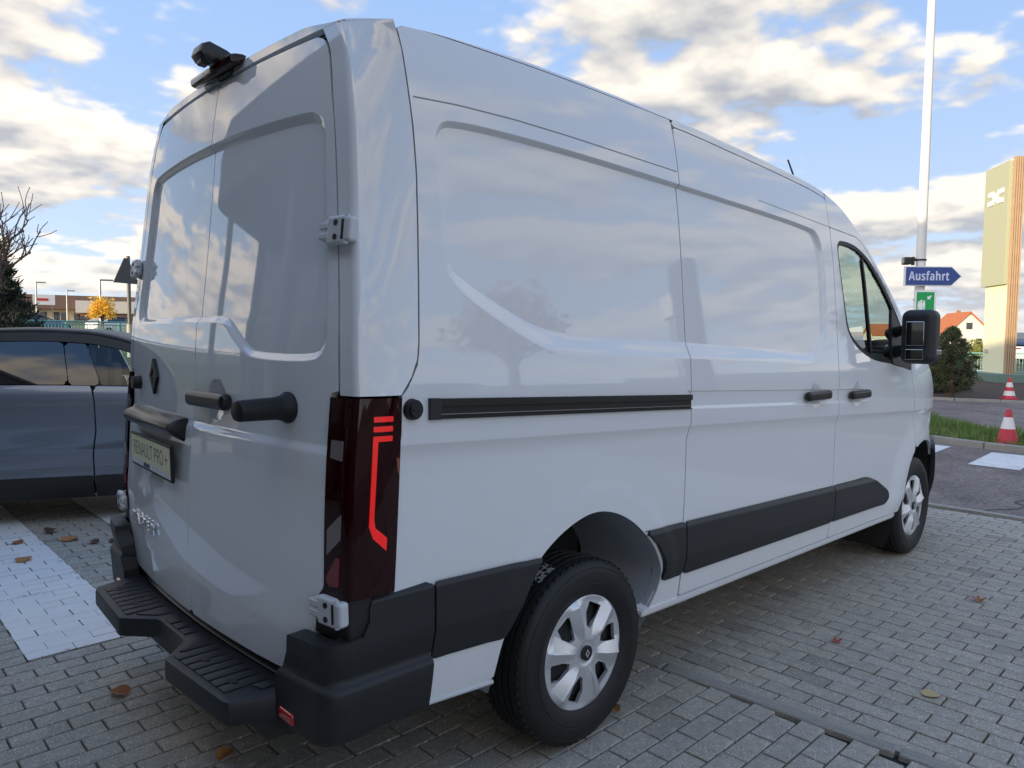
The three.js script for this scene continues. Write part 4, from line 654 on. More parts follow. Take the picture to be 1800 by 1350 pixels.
leaf(-0.72, -3.4, 0.15, 1.0, 1, 0.5, 'broad tan leaf lying between the two zebra stripes');
leaf(-0.60, -3.19, 0.09, 2.0, 2, 1.0, 'small dark brown leaf beside the left bumper corner');
leaf(-0.50, -3.13, 0.08, 0.2, 2, 1.1, 'tiny shrivelled dark leaf nearest the short zebra stripe');
leaf(-0.77, -3.72, 0.12, 0.9, 2, 1.3, 'curled dark leaf on the paving nearest the grey car');
leaf(-1.07, -3.03, 0.13, 1.3, 1, 0.6, 'long yellowish leaf on the white zebra stripe');
leaf(-1.01, -3.54, 0.1, 1.8, 0, 0.8, 'small brown leaf at the far end of the zebra stripe');
leaf(1.63, 1.24, 0.075, 0.7, 4, 0.8, 'small bright red leaf on the paving beside the van', true);
leaf(1.38, 1.75, 0.09, 2.6, 3, 0.25, 'pale beige leaf lying flat on the paving');
leaf(2.83, 1.57, 0.11, 0.3, 0, 1.0, 'spiky brown leaf on the paving near the road edging', true);
leaf(0.27, 0.9, 0.07, 1.1, 1, 0.9, 'light tan leaf tucked against the rear tyre');

// ---------------------------------------------------------------- dealership behind the camera: shades the yard and shows in the rear doors
{
  const b = thing('dealership_building', 'grey showroom with ribbed fascia and deep canopy over a glass front', 'building', [-4.6, 0, 0]);
  const clad = std(lin(0.17, 0.18, 0.19), 0.5, { metalness: 0.3 }), soffit = std(lin(0.2), 0.8), Y0 = 4.42, Y1 = 6.08, R = 0.7, ZE = -10, ZN = 9;
  const path = s => s < ZN - ZE - R ? [0, ZN - s] : (() => { const a = (s - (ZN - ZE - R)) / R; return a < Math.PI / 2 ? [-R + R * Math.cos(a), ZE + R - R * Math.sin(a)] : [-R - (a - Math.PI / 2) * R, ZE]; })();
  const ss = [...range(0, ZN - ZE - R, 1), ...range(ZN - ZE - R + 0.08, ZN - ZE - R + R * 1.5708, 0.15), ZN - ZE - R + R * 1.5708 + 14];
  put('ribbed_fascia', sheet((s, y) => { const p = path(s), d = 0.035 * Math.abs(((y / 0.12) % 1) * 2 - 1); return [p[0] - d, y, p[1]]; }, ss, range(Y0, Y1, 0.02), null, { rim: 0, sg: -1 }), clad, b);
  put('coping', [...range(0, ZN - ZE - R, 3).slice(0, -1).map((s, i, A) => box(0.14, 0.12, (ZN - ZE - R) / A.length, -0.03, Y1 + 0.02, ZN - (i + 0.5) * (ZN - ZE - R) / A.length))], soffit, b);
  const outl = ss.map(path).map(p => [p[0], p[1]]);
  const slab = (y, mat, n, e = 0) => put(n, flat([...outl.map(p => [p[0] - e, p[1]]), [-14, ZE], [-14, ZN]], y), mat, b);
  slab(Y0 + 0.01, soffit, 'soffit', 0.03); slab(Y1 - 0.02, soffit, 'roof_deck', 0.03);
  put('rear_block', bx(-14, -2.3, 0, Y1 - 0.05, ZE + 0.25, ZN), std(lin(0.3), 0.8), b);
  const frame = std(lin(0.04), 0.4);
  for (let z = ZN - 1.5; z > ZE + 1.8; z -= 1.5) { put('mullion', bx(-2.12, -2.0, 0, Y0, z - 0.04, z + 0.04), frame, b); put('window_pane', bx(-2.08, -2.06, 0.15, 3.0, z - 1.46, z - 0.04), M.darkGlass, b); put('window_pane', bx(-2.08, -2.06, 3.1, Y0, z - 1.46, z - 0.04), M.darkGlass, b); }
  put('transom', bx(-2.14, -2.0, 3.0, 3.1, ZE + 0.4, ZN), frame, b); put('plinth_wall', bx(-2.2, -2.0, 0, 0.15, ZE + 0.4, ZN), frame, b); put('side_wall', bx(-2.3, -2.1, 0, Y0, ZE + 0.25, ZE + 0.4), std(lin(0.25), 0.8), b);
  for (const z of [6.5, 2.5, -1.5, -5.5, -9.2]) put('column', cyl(0.11, 0.11, Y0, 24, -0.55, Y0 / 2, z), std(lin(0.3), 0.6), b);
}
// ---------------------------------------------------------------- cars
const carMats = { paint: phys(lin(0.22, 0.25, 0.30), 0.28, { metalness: 0.5, clearcoat: 1, clearcoatRoughness: 0.02 }), dark: std(lin(0.012), 0.45), lower: std(lin(0.02), 0.6) };
function makeCar(name, label, pos, turn, group, paint = carMats.paint) {
  const car = thing(name, label, 'car', pos, turn, group);
  const prof = spl([0.2, 0.3, 0.45, 0.62, 0.8, 0.95, 1.05, 1.12], [0.83, 0.875, 0.90, 0.905, 0.93, 0.935, 0.915, 0.885]);
  const z0 = (x, y) => prof(y) - 0.3 * Math.max(0, Math.abs(x) - 1.15) ** 2.2 * 0.9 - 0.018 * sst(0.05, -0.03, y - 0.58 - 0.035 * (x + 0.6)) * sst(0.3, 0.45, y) + 0.02 * sst(0.5, 0.36, Math.hypot(Math.abs(x - 0.03) - 1.39, y - 0.34));
  const CSd = (x, y, d = 0) => [x, y, z0(x, y) - d];
  const WX = [-1.36, 1.42], arches = WX.map(c => sdPoly(circle(c, 0.345, 0.40, 40))), cutA = (x, y) => Math.min(-arches[0](x, y), -arches[1](x, y));
  const belt = spl([-2.2, -1.6, -0.6, 0.4, 1.2, 1.6, 2.0, 2.25], [1.02, 1.13, 1.125, 1.10, 1.05, 0.99, 0.90, 0.78]);
  const shapes = [['rear_quarter', [[-2.2, 0.35], [-2.22, 0.7], [-2.12, 1.0], ...range(-2.05, -0.95, 0.1).map(x => [x, belt(x)]), [-0.93, 0.8], [-0.98, 0.5], [-1.0, 0.28], [-1.9, 0.28]]],
    ['rear_door', [...range(-0.94, 0.06, 0.1).map(x => [x, belt(x)]), [0.085, 0.98], [0.09, 0.75], [0.06, 0.56], [0.065, 0.30], [-0.98, 0.30], [-0.97, 0.5], [-0.92, 0.8]]],
    ['front_door', [...range(0.07, 1.05, 0.1).map(x => [x, belt(x)]), [1.08, 0.8], [1.03, 0.5], [1.0, 0.3], [0.07, 0.30], [0.065, 0.56], [0.095, 0.75], [0.09, 0.98]]],
    ['front_wing', [...range(1.06, 2.2, 0.1).map(x => [x, belt(x)]), [2.26, 0.6], [2.2, 0.3], [1.9, 0.28], [1.02, 0.3], [1.04, 0.5], [1.09, 0.8]]]];
  const side = [], add = (n, g, m, par = car) => { const a = put(n, g, m, par); side.push([n, g, m]); return a; };
  let fdr; for (const [n, pts] of shapes) { const sd = sdPoly(pts), xsn = pts.map(p => p[0]); const o = add(n, sheet(CSd, range(Math.min(...xsn), Math.max(...xsn), 0.045), [...range(0.26, 0.54, 0.04), ...range(0.555, 0.65, 0.016), ...range(0.68, 1.16, 0.03)], (x, y) => Math.min(sd(x, y) - 0.003, cutA(x, y)), { rim: 0.02 }), paint); if (n === 'front_door') fdr = o; }
  for (const [a, b] of [[-0.93, 0.06], [0.075, 1.0]]) { add('lower_cladding', sheet((x, y) => CSd(x, y, -0.006), range(a, b, 0.05), range(0.2, 0.40, 0.02), (x, y) => Math.min(0.385 - y, y - 0.2, x - a, b - x), { rim: 0.02 }), carMats.lower); add('trim_strip', sheet((x, y) => CSd(x, y, -0.009), range(a, b, 0.05), range(0.395, 0.46, 0.01), (x, y) => Math.min(0.452 - y - 0.006 * (x < -0.7 ? (x + 0.7) * -6 : 0), y - 0.432, x - a, b - x), { rim: 0.01 }), std(lin(0.25, 0.27, 0.3), 0.3, { metalness: 0.7 })); }
  add('door_handle', sheet((x, y) => CSd(x, y, -0.003), range(0.13, 0.4, 0.02), range(0.92, 0.97, 0.01), sdPoly(crv([[0.14, 0.945], [0.16, 0.958], [0.37, 0.955], [0.385, 0.943], [0.36, 0.93], [0.16, 0.93]], 4)), { rim: 0.004 }), paint, fdr);
  // glasshouse
  const roofY = spl([-2.1, -1.9, -1.5, -0.9, -0.35, 0.0, 0.2, 0.4, 0.7, 1.0, 1.3], [1.08, 1.22, 1.42, 1.51, 1.535, 1.52, 1.485, 1.42, 1.30, 1.17, 1.04]);
  const zg = (x, y) => 0.885 - 0.42 * (y - 1.1) - 0.12 * (y - 1.1) * (y - 1.1) - 0.05 * Math.max(0, Math.abs(x) - 1.0) ** 2, GS = (x, y, d = 0) => [x, y, zg(x, y) - d];
  const gp = (n, pts, mat, d = 0, step = 0.05) => { const sd = sdPoly(pts), xsn = pts.map(p => p[0]); return add(n, sheet((x, y) => GS(x, y, d), range(Math.min(...xsn) - 0.01, Math.max(...xsn) + 0.01, step), range(0.98, 1.57, 0.03), sd, { rim: 0.015 }), mat); };
  const rl = (a, b, o, st = 0.1) => range(a, b, st).map(x => [x, roofY(x) + o]), bl = (a, b, o = 0.004) => range(a, b, 0.15).map(x => [x, belt(x) + o]);
  gp('side_window', [...rl(-1.25, -0.16, -0.075), [-0.1, belt(-0.1)], ...bl(-0.1, -1.35)], M.darkGlass);
  gp('side_pillar', [[-0.155, roofY(-0.15) - 0.07], [0.0, roofY(0) - 0.07], [0.13, belt(0.1)], [-0.095, belt(-0.1)]], M.darkGlass, 0.004);
  gp('side_window', [...rl(0.0, 0.8, -0.07), [0.95, belt(0.95) + 0.03], ...bl(0.95, 0.135)], M.glass, 0.003);
  gp('roof_rail', [...rl(-2.0, 1.3, 0, 0.08), ...rl(1.3, -2.0, -0.07, 0.08)], carMats.dark, -0.006, 0.04);
  gp('rear_pillar', [[-2.1, 1.06], ...rl(-2.0, -1.3, -0.06), [-1.42, belt(-1.4)]], paint, 0.002);
  const RFc = (x, f) => { const yb = roofY(x), zb = zg(x, yb), c = Math.cos(f), s = Math.abs(Math.sin(f)); return [x + (x > 0.6 ? 0.25 * s * s * sst(0.6, 1.3, x) : x < -1.5 ? -0.12 * s * sst(-1.5, -2, x) : 0), yb + 0.045 * s ** 0.5, zb * Math.sign(c) * Math.abs(c) ** 0.5]; };
  const ph = [0.0005, 0.006, 0.03, 0.1, 0.25, 0.5, 0.9, 1.3, 1.5708], PHc = [...ph, ...ph.slice(0, -1).reverse().map(p => Math.PI - p)];
  put('roof', sheet(RFc, range(-1.5, 0.5, 0.1), PHc, null, { sg: -1, rim: 0 }), carMats.dark, car); put('windscreen', sheet(RFc, range(0.5, 1.4, 0.09), PHc, null, { sg: -1, rim: 0 }), M.glass, car); put('rear_window', sheet(RFc, range(-2.05, -1.5, 0.07), PHc, null, { sg: -1, rim: 0 }), M.darkGlass, car);
  const HC = (x, f) => { const yb = belt(x), zb = z0(x, yb), c = Math.cos(f), s = Math.abs(Math.sin(f)); return [x + 0.12 * s * sst(1.8, 2.25, x), yb + 0.06 * s ** 0.6 * (1 - 0.6 * sst(1.9, 2.25, x)), zb * Math.sign(c) * Math.abs(c) ** 0.6]; };
  put('bonnet', sheet(HC, range(1.25, 2.24, 0.08), PHc, null, { sg: -1, rim: 0 }), paint, car);
  put('tailgate', sheet((z, y) => [-2.2 + 0.12 * (z / 0.85) ** 2 - 0.05 * Math.sin(y * 2), y, z], range(-0.8, 0.8, 0.1), range(0.32, 1.08, 0.08), null, { rim: 0 }), paint, car);
  put('front_face', sheet((z, y) => [2.33 - 0.25 * (z / 0.8) ** 2, y, z], range(-0.75, 0.75, 0.1), range(0.25, 0.8, 0.06), null, { rim: 0, sg: -1 }), carMats.dark, car);
  for (const s of [1, -1]) put('tail_lamp', rbox(0.05, 0.1, 0.4, 0.02, -2.19, 0.95, s * 0.58), M.lensMid, car);
  put('floor_pan', bx(-2.0, 2.1, 0.22, 0.34, -0.78, 0.78), M.under, car);
  for (const [x, z] of [[0.25, 0.38], [0.25, -0.38], [-0.65, 0.38], [-0.65, -0.38]]) put('seat', [rbox(0.14, 0.6, 0.48, 0.05, x - 0.25, 0.95, z), rbox(0.5, 0.14, 0.48, 0.05, x, 0.62, z), rbox(0.08, 0.17, 0.24, 0.04, x - 0.29, 1.33, z)], std(lin(0.05), 0.9), car);
  put('dashboard', rbox(0.5, 0.3, 1.45, 0.08, 1.05, 0.92, 0), carMats.dark, car); put('steering_wheel', new THREE.TorusGeometry(0.18, 0.014, 8, 28).rotateY(Math.PI / 2).rotateZ(0.4).translate(0.72, 1.04, -0.38), carMats.dark, car);
  for (const x of WX) for (const s of [1, -1]) { const w = new THREE.Group(); w.name = 'wheel'; w.position.set(x, 0.345, s * 0.79); w.rotation.y = s > 0 ? 0 : Math.PI; car.add(w); const t = put('tyre', tyre, M.rubber, w); t.scale.set(0.985, 0.985, 0.95); const c = put('alloy_rim', cap, M.silver, w); c.position.z = 0.075; c.scale.set(1.1, 1.1, 1); put('rim', cyl(0.2, 0.2, 0.15, 32).rotateX(Math.PI / 2).translate(0, 0, -0.01), M.under, w); }
  for (const [n, g, m] of side) put(n, flipZ(g), m, car);
  return car;
}
const car0 = makeCar('parked_car', 'slate grey crossover car with black roof parked beside the zebra stripes', [-0.123, 0, -4.70], -24 * Math.PI / 180, 'parked cars');
function carCopy(label, [x, y, z], turn, paint) { const c = car0.clone(); c.name = numbered('parked_car'); c.position.set(x, y, z); c.rotation.y = turn; scene.add(c); c.userData = { label, category: 'car', group: 'parked cars' }; c.traverse(o => { if (o.isMesh && o.material === carMats.paint) o.material = paint; }); return c; }
const blackPaint = phys(lin(0.012), 0.25, { clearcoat: 1, clearcoatRoughness: 0.03 }), whitePaint = phys(lin(0.7), 0.35, { clearcoat: 1 }), redPaint = phys(lin(0.3, 0.02, 0.02), 0.3, { clearcoat: 1 }), bluePaint = phys(lin(0.05, 0.14, 0.3), 0.3, { clearcoat: 1 });
carCopy('black car parked behind the dwarf pine by the mulch bed', [22.4, -0.02, -5.8], 1.5, blackPaint);
carCopy('white car parked beyond the teal railing near the house', [56, 0.1, -9.2], 0.5, whitePaint);
carCopy('blue car in the distant car park behind the railing', [9.5, 1.3, -58], 0.2, bluePaint);
carCopy('white car in the distant car park behind the railing', [15.5, 1.3, -60], 0.3, whitePaint);
carCopy('dark car standing on the road right of the van', [8.2, -0.012, 12], 1.6, blackPaint);
carCopy('red car standing on the road right of the van', [8.0, -0.012, 18], 1.5, redPaint);
carCopy('white car standing on the yard right of the van', [3.2, -0.03, 15], 1.5, whitePaint);

// ---------------------------------------------------------------- sign pole by the grass strip
{
  const px = 13.3, pz = -2.06, p = thing('lamp_pole', 'tall pale tapered pole standing in the grass strip, carrying the signs', 'pole', [px, 0, pz]);
  const cream = std(lin(0.72, 0.70, 0.66), 0.5);
  put('pole', new THREE.CylinderGeometry(0.062, 0.098, 9.5, 28).translate(0, 4.75, 0), cream, p); put('base_collar', cyl(0.14, 0.14, 0.12, 24, 0, 0.08, 0), M.steel, p); put('lamp_head', rbox(0.5, 0.09, 0.22, 0.04, 0.2, 9.5, 0), M.steel, p);
  put('clamp', cyl(0.1, 0.1, 0.03, 24, 0, 3.05, 0), M.seal, p); put('clamp', cyl(0.1, 0.1, 0.03, 24, 0, 2.86, 0), M.steel, p); put('clamp', cyl(0.102, 0.102, 0.03, 24, 0, 2.3, 0), M.steel, p);
  const c = thing('flood_lamp', 'small black flood lamp clamped to the tall pale pole', 'lamp', [px - 0.17, 3.03, pz - 0.14], -0.8);
  put('housing', rbox(0.13, 0.14, 0.14, 0.02, -0.06, 0, 0), M.plastic, c); put('lens', rbox(0.01, 0.1, 0.1, 0.004, -0.128, 0, 0), M.lensGrey, c); put('bracket', [rod([0.0, 0.03, 0], [0.12, 0.03, 0], 0.022), rbox(0.05, 0.16, 0.06, 0.01, 0.06, 0, 0)], M.plasticSmooth, c);
  // arrow sign: faces the camera's side of the yard
  const dir = Math.atan2(-0.71, 0.73), s = thing('exit_arrow_sign', 'blue arrow shaped sign reading Ausfahrt on the tall pale pole', 'sign', [px + 0.0, 2.735, pz], Math.atan2(-(-1.57 + 2.28), 13.87 - 13.14));
  const w = 1.0, h = 0.34, shape = k => [[-0.36 - k, -h / 2 - k], [0.5, -h / 2 - k], [0.68 + k * 1.3, 0], [0.5, h / 2 + k], [-0.36 - k, h / 2 + k]];
  put('sign_back', extr(shape(0.012), 0.06, 0.004).translate(0, 0, 0.10), std(lin(0.75), 0.5), s);
  put('sign_face', extr(shape(-0.004), 0.004).translate(0, 0, 0.161), std(lin(0.03, 0.07, 0.27), 0.4), s);
  const ft = await new FontLoader().loadAsync('fonts/droid/droid_sans_bold.typeface.json'), tg = new TextGeometry('Ausfahrt', { font: ft, size: 0.165, depth: 0.003, curveSegments: 4 }); tg.computeBoundingBox(); const tw = tg.boundingBox.max.x; put('lettering', tg.scale(0.76 / tw, 1, 1).translate(-0.305, -0.08, 0.166), std(lin(0.62, 0.68, 0.85), 0.5), s);
  const g = thing('assembly_point_sign', 'green assembly point sign with white figures and arrows below the blue arrow', 'sign', [px, 2.16, pz], Math.atan2(-(-1.83 + 2.1), 13.56 - 13.29));
  const tex = canvasTex(256, 410, (c, W, H) => {
    c.fillStyle = '#f2f4f0'; c.fillRect(0, 0, W, H); c.fillStyle = '#18a557'; c.fillRect(18, 18, W - 36, H - 36); c.fillStyle = '#f4f6f2';
    const arrow = (x, y, a) => { c.save(); c.translate(x, y); c.rotate(a); c.beginPath(); c.moveTo(0, 0); c.lineTo(-30, -34); c.lineTo(-11, -34); c.lineTo(-11, -66); c.lineTo(11, -66); c.lineTo(11, -34); c.lineTo(30, -34); c.fill(); c.restore(); };
    arrow(150, 110, 0.8); arrow(160, 280, 2.4); arrow(40, 330, -2.3);
    for (const [x, y, k] of [[78, 130, 1], [112, 138, 0.9], [50, 145, 0.9], [82, 158, 0.85]]) { c.beginPath(); c.arc(x, y, 14 * k, 0, 7); c.fill(); c.fillRect(x - 17 * k, y + 16 * k, 34 * k, 60 * k); c.fillRect(x - 14 * k, y + 70 * k, 12 * k, 60 * k); c.fillRect(x + 3 * k, y + 70 * k, 12 * k, 60 * k); }
  });
  put('sign_panel', box(0.40, 0.62, 0.012, 0.05, 0, 0.12), std(lin(0.75), 0.5), g); put('sign_print', new THREE.PlaneGeometry(0.39, 0.61).translate(0.05, 0, 0.1275), std(lin(1), 0.5, { map: tex }), g);
}
// traffic cones
function cone(label, pos, h, bands) {
  const c = thing('traffic_cone', label, 'cone', pos, 0.5, 'traffic cones'), r = y => lerp(0.15, 0.03, y / h) * h / 0.5 * 0.95, red = std(lin(0.5, 0.025, 0.045), 0.5), wh = std(lin(0.72, 0.70, 0.66), 0.5);
  const b = h * 0.62; put('base', new RoundedBoxGeometry(b, 0.03, b, 2, 0.012).translate(0, 0.015, 0), red, c); let y = 0.02; for (const [to, w] of bands) { put('cone_band', new THREE.CylinderGeometry(r(to), r(y), to - y, 28, 1, to < h).translate(0, (y + to) / 2, 0), w ? wh : red, c); y = to; }
}
cone('red traffic cone with one white band at the grass strip kerb', [10.33, 0.05, 0.1], 0.5, [[0.22, 0], [0.385, 1], [0.5, 0]]);
cone('red traffic cone with two white bands at the mulch bed', [20.3, 0.02, -2.0], 0.56, [[0.1, 0], [0.22, 1], [0.32, 0], [0.44, 1], [0.56, 0]]);
// ---------------------------------------------------------------- brand pylon
{
  const A = [31.7, -5.4], B = [30.16, -4.25], ang = Math.atan2(-(B[1] - A[1]), B[0] - A[0]), W = Math.hypot(B[0] - A[0], B[1] - A[1]), D = 0.37;
  const p = thing('brand_pylon', 'tall cream and wood sign pylon with an olive panel and white emblem', 'sign pylon', [A[0], 0, A[1]], ang); // local x along the face; the face looks to -z
  const cream = std(lin(0.76, 0.74, 0.5), 0.6), wood = std(lin(0.55, 0.38, 0.23), 0.7, { map: tex2d(128, (x, y) => 0.75 + 0.25 * tn(x, y, 64, 3)) });
  const s = 1; // depth goes behind the face
  put('plinth', rbox(W + 0.9, 0.32, D + 0.9, 0.02, W / 2, 0.14, -D / 2), std(lin(0.13, 0.2, 0.17), 0.7), p);
  put('body', bx(0, W - 0.12, 0.3, 8.25, -D + 0.05, -0.05), cream, p);
  for (let i = 0; i < 5; i++) put('wood_batten', bx(W - 0.12, W - 0.005, 0.3, 8.3, -D + i * D / 5 + 0.012, -D + (i + 1) * D / 5 - 0.012), wood, p);
  put('wood_backing', bx(W - 0.13, W - 0.05, 0.3, 8.28, -D + 0.01, -0.01), wood, p);
  put('sign_panel', bx(-0.12, W - 0.2, 3.65, 8.2, -0.04, 0.09), std(lin(0.37, 0.39, 0.27), 0.6), p);
  const C = [[0.0, 0.0], [0.46, 0], [0.46, 0.16], [0.14, 0.2], [0.05, 0.26], [0.14, 0.32], [0.46, 0.36], [0.46, 0.52], [0.05, 0.52], [-0.12, 0.36], [-0.12, 0.16]];
  for (const m of [1, -1]) put('emblem_half', extr(C.map(([x, y]) => [x * m + m * 0.14, y]), 0.03).translate(W / 2 - 0.16, 6.75, 0.09), std(lin(0.68), 0.5), p);
  put('small_plate', bx(0.25, 0.45, 1.05, 1.2, -0.06, 0.0), std(lin(0.5, 0.45, 0.35), 0.6), p);
}
// ---------------------------------------------------------------- railings
function railing(label, A, B, h, y, n, group) {
  const L = Math.hypot(B[0] - A[0], B[1] - A[1]), f = thing('teal_railing', label, 'railing', [A[0], y, A[1]], Math.atan2(-(B[1] - A[1]), B[0] - A[0]), group), m = std(lin(0.11, 0.30, 0.27), 0.5);
  put('top_rail', rod([0, h, 0], [L, h, 0], 0.035, 0.035, 8), m, f); put('upper_rail', bx(0, L, h - 0.14, h - 0.1, -0.02, 0.02), m, f); put('bottom_rail', bx(0, L, 0.1, 0.14, -0.02, 0.02), m, f);
  const k = Math.round(L / 2.2); for (let i = 0; i <= k; i++) put('post', bx(i * L / k - 0.035, i * L / k + 0.035, 0, h, -0.035, 0.035), m, f);
  const g = []; for (let x = 0.12; x < L; x += 0.125) g.push(bx(x - 0.011, x + 0.011, 0.14, h - 0.14, -0.011, 0.011)); put('balusters', g, m, f).userData.kind = 'stuff';
}
railing('teal railing behind the mulch bed and sign pylon', [35.5, -34], [39.5, 14], 0.95, 0, 40, 'teal railings');
railing('teal railing on the grass bank behind the grey car', [-26, -24], [16, -33.5], 1.0, 1.03, 40, 'teal railings');
// ---------------------------------------------------------------- bank and far buildings to the left
{
  const h = (x, z) => { const d = -z - 19.5 + 0.1 * x; return clamp(d / 4) * 1.04 + clamp((d - 14) / 110) * 2.6 * 1; };
  structure('grass_bank', sheet((x, z) => [x, h(x, z) - 0.08 + 0.02, z], range(-140, 60, 5), [...range(-30, -19, 0.5).reverse(), ...range(-34, -230, 8)], (x, z) => 1, { rim: 0, sg: -1 }), std(lin(0.62, 0.75, 0.42), 1, { map: dirtTex }));
  const beige = std(lin(0.55, 0.47, 0.34), 0.8), brown = std(lin(0.16, 0.10, 0.08), 0.8), glass = M.darkGlass;
  const mk = (label, at, turn, L, wallH, bandH, wallM, bandM, over) => { const b = thing('retail_building', label, 'building', at, turn, 'retail buildings beyond the railing'); put('wall', bx(-L / 2, L / 2, 0, wallH, 0, 14), wallM, b); put('roof_band', bx(-L / 2 - over, L / 2 + over, wallH, wallH + bandH, -over, 14 + over), bandM, b); for (let x = -L / 2 + 1; x < L / 2 - 1; x += 3) { const w = put('window', bx(x, x + 2, 0.4, wallH - 0.5, -0.06, 0.04), glass, b); put('window_frame', bx(x + 0.95, x + 1.05, 0.4, wallH - 0.5, -0.1, -0.05), wallM, w); } return b; };
  const cam = camera.position, dirPx = u => { const a = -46.12 * Math.PI / 180 + Math.atan((u - 900) / 1286); return [Math.cos(a), Math.sin(a)]; }, at = (u, d, y) => { const [c, s] = dirPx(u); return [cam.x + c * d, y, cam.z + s * d]; };
  const face = -Math.PI / 2 - 0.0;
  const turnTo = u => { const [c, s] = dirPx(u); return Math.atan2(-c, -s) ; };
  mk('low retail building with wide dark brown roof band beyond the railing', at(120, 150, 3.5), turnTo(120) + Math.PI, 26, 2.3, 2.4, beige, brown, 1.2);
  mk('low shop building with pale roof band and reddish wall beyond the railing', at(215, 140, 3.4), turnTo(215) + Math.PI, 12, 1.6, 2.0, std(lin(0.30, 0.16, 0.11), 0.8), std(lin(0.6, 0.56, 0.5), 0.7), 0.6);
  const s = thing('shop_sign', 'white billboard with a red bar on posts before the brown roof', 'sign', at(80, 120, 3.3), turnTo(80) + Math.PI); put('panel', bx(-1.3, 1.3, 2.2, 3.6, -0.1, 0.1), std(lin(0.7), 0.6), s); put('red_bar', bx(-0.5, 1.0, 2.75, 3.1, -0.13, -0.1), std(lin(0.5, 0.03, 0.03), 0.6), s); put('post', bx(-1.0, -0.9, 0, 2.2, -0.05, 0.05), M.steel, s); put('post', bx(0.9, 1.0, 0, 2.2, -0.05, 0.05), M.steel, s);
  const lamp = (label, u, d, y, H) => { const l = thing('street_lamp', label, 'street lamp', at(u, d, y), turnTo(u), 'street lamps'); put('post', new THREE.CylinderGeometry(0.06, 0.1, H, 12).translate(0, H / 2, 0), M.steel, l); put('lamp_head', [rbox(0.9, 0.12, 0.25, 0.04, 0.42, H, 0)], M.steel, l); };
  lamp('grey street lamp rising beside the yellow tree', 179, 62, 1.9, 3.6); lamp('thin street lamp in front of the brown roofed building', 120.5, 105, 2.9, 3.9); lamp('thin street lamp behind the white billboard', 67, 90, 2.6, 4.2);
  // triangular sign seen from behind
  const t = thing('give_way_sign', 'triangular road sign on a dark post seen from behind', 'sign', [4.32, 0.9, -19.05], 0.35); // faces the road
  const dk = std(lin(0.06, 0.06, 0.065), 0.5); put('post', new THREE.CylinderGeometry(0.05, 0.05, 2.75, 16).translate(0, 1.375, 0), std(lin(0.12, 0.11, 0.09), 0.5), t); put('sleeve', cyl(0.075, 0.08, 0.9, 16, 0, 0.45, 0), std(lin(0.35, 0.33, 0.28), 0.6), t); put('foot', cyl(0.16, 0.18, 0.06, 16, 0, 0.62, 0), dk, t);
  put('sign_plate', extr([[-0.42, -0.32], [0.42, -0.32], [0.06, 0.36], [-0.06, 0.36]], 0.02, 0.004).rotateY(0.1).translate(-0.12, 2.32, 0.06), dk, t); put('sign_bracket', bx(-0.12, 0.06, 2.3, 2.34, -0.06, 0.06), dk, t);
  // foliage helper: many small blades through a crown
  globalThis.atPx = at;
}
function blades(n, sample, size, wdt, seedv) { // sample() gives [centre, outward]
  seed = seedv; const P = [], N = [];
  for (let i = 0; i < n; i++) { const [c, o] = sample(), d = V(o[0] + rr(-0.6, 0.6), o[1] + rr(-0.4, 0.7), o[2] + rr(-0.6, 0.6)).normalize(), s = V(rr(-1, 1), rr(-1, 1), rr(-1, 1)).cross(d).normalize(), L = size * rr(0.6, 1.3), w = wdt * rr(0.7, 1.3); const a = V(...c), nn = d.clone().cross(s);
    const q = [a.clone().addScaledVector(s, -w / 3), a.clone().addScaledVector(s, w / 3), a.clone().addScaledVector(d, L * 0.55).addScaledVector(s, w), a.clone().addScaledVector(d, L * 0.55).addScaledVector(s, -w), a.clone().addScaledVector(d, L)];
    for (const k of [0, 1, 2, 0, 2, 3, 3, 2, 4]) { P.push(q[k].x, q[k].y, q[k].z); N.push(nn.x, nn.y, nn.z); } }
  const g = new THREE.BufferGeometry(); g.setAttribute('position', new THREE.Float32BufferAttribute(P, 3)); g.computeVertexNormals(); return g;
}
const leafy = c => phys(lin(...c), 0.8, { transmission: 0.3, thickness: 0 });
function pine(name, label, pos, H, Wd, seedv, cols, clumps = 260, cone = 0.3, group) { // clumps of needles at the ends of upswept boughs
  seed = seedv; const t = thing(name, label, 'tree', pos, 0, group), cl = [], limb = [rod([0, 0, 0], [0.05, H * 0.8, 0.04], 0.06 * H, 0.02 * H, 8)];
  for (let i = 0; i < clumps; i++) { const a = rr(0, 6.283), f = rnd(), y = H * (0.1 + 0.88 * f), lump = 0.72 + 0.5 * IN.noise(Math.cos(a) * 1.7 + seedv, f * 3.1, Math.sin(a) * 1.7), r = Wd * Math.sqrt(rr(0.25, 1)) * lerp(Math.sin(Math.PI * clamp(0.22 + 0.78 * f)) ** 0.6, 1 - f, cone) * lump; cl.push([r * Math.cos(a), y, r * Math.sin(a)]); if (i % 5 === 0) limb.push(rod([0, y * 0.75, 0], cl[i], 0.016 * H, 0.006 * H, 5)); }
  put('trunk', limb, std(lin(0.09, 0.06, 0.045), 0.9), t);
  cols.forEach((c, k) => { let i = 0; const L = cl.filter((_, j) => j % cols.length === k); put('crown', blades(L.length * 30, () => { const q = L[Math.floor(i++ / 30)], s = 0.075 * Wd, d = V(rr(-1, 1), rr(-0.5, 1.2), rr(-1, 1)).normalize(); return [[q[0] + d.x * s * rnd(), q[1] + d.y * s * rnd(), q[2] + d.z * s * rnd()], [d.x, d.y + 0.35, d.z]]; }, 0.15 * Wd ** 0.6 * 0.8, 0.011 * Wd ** 0.6, seedv + k), leafy(c), t); });
  return t;
}
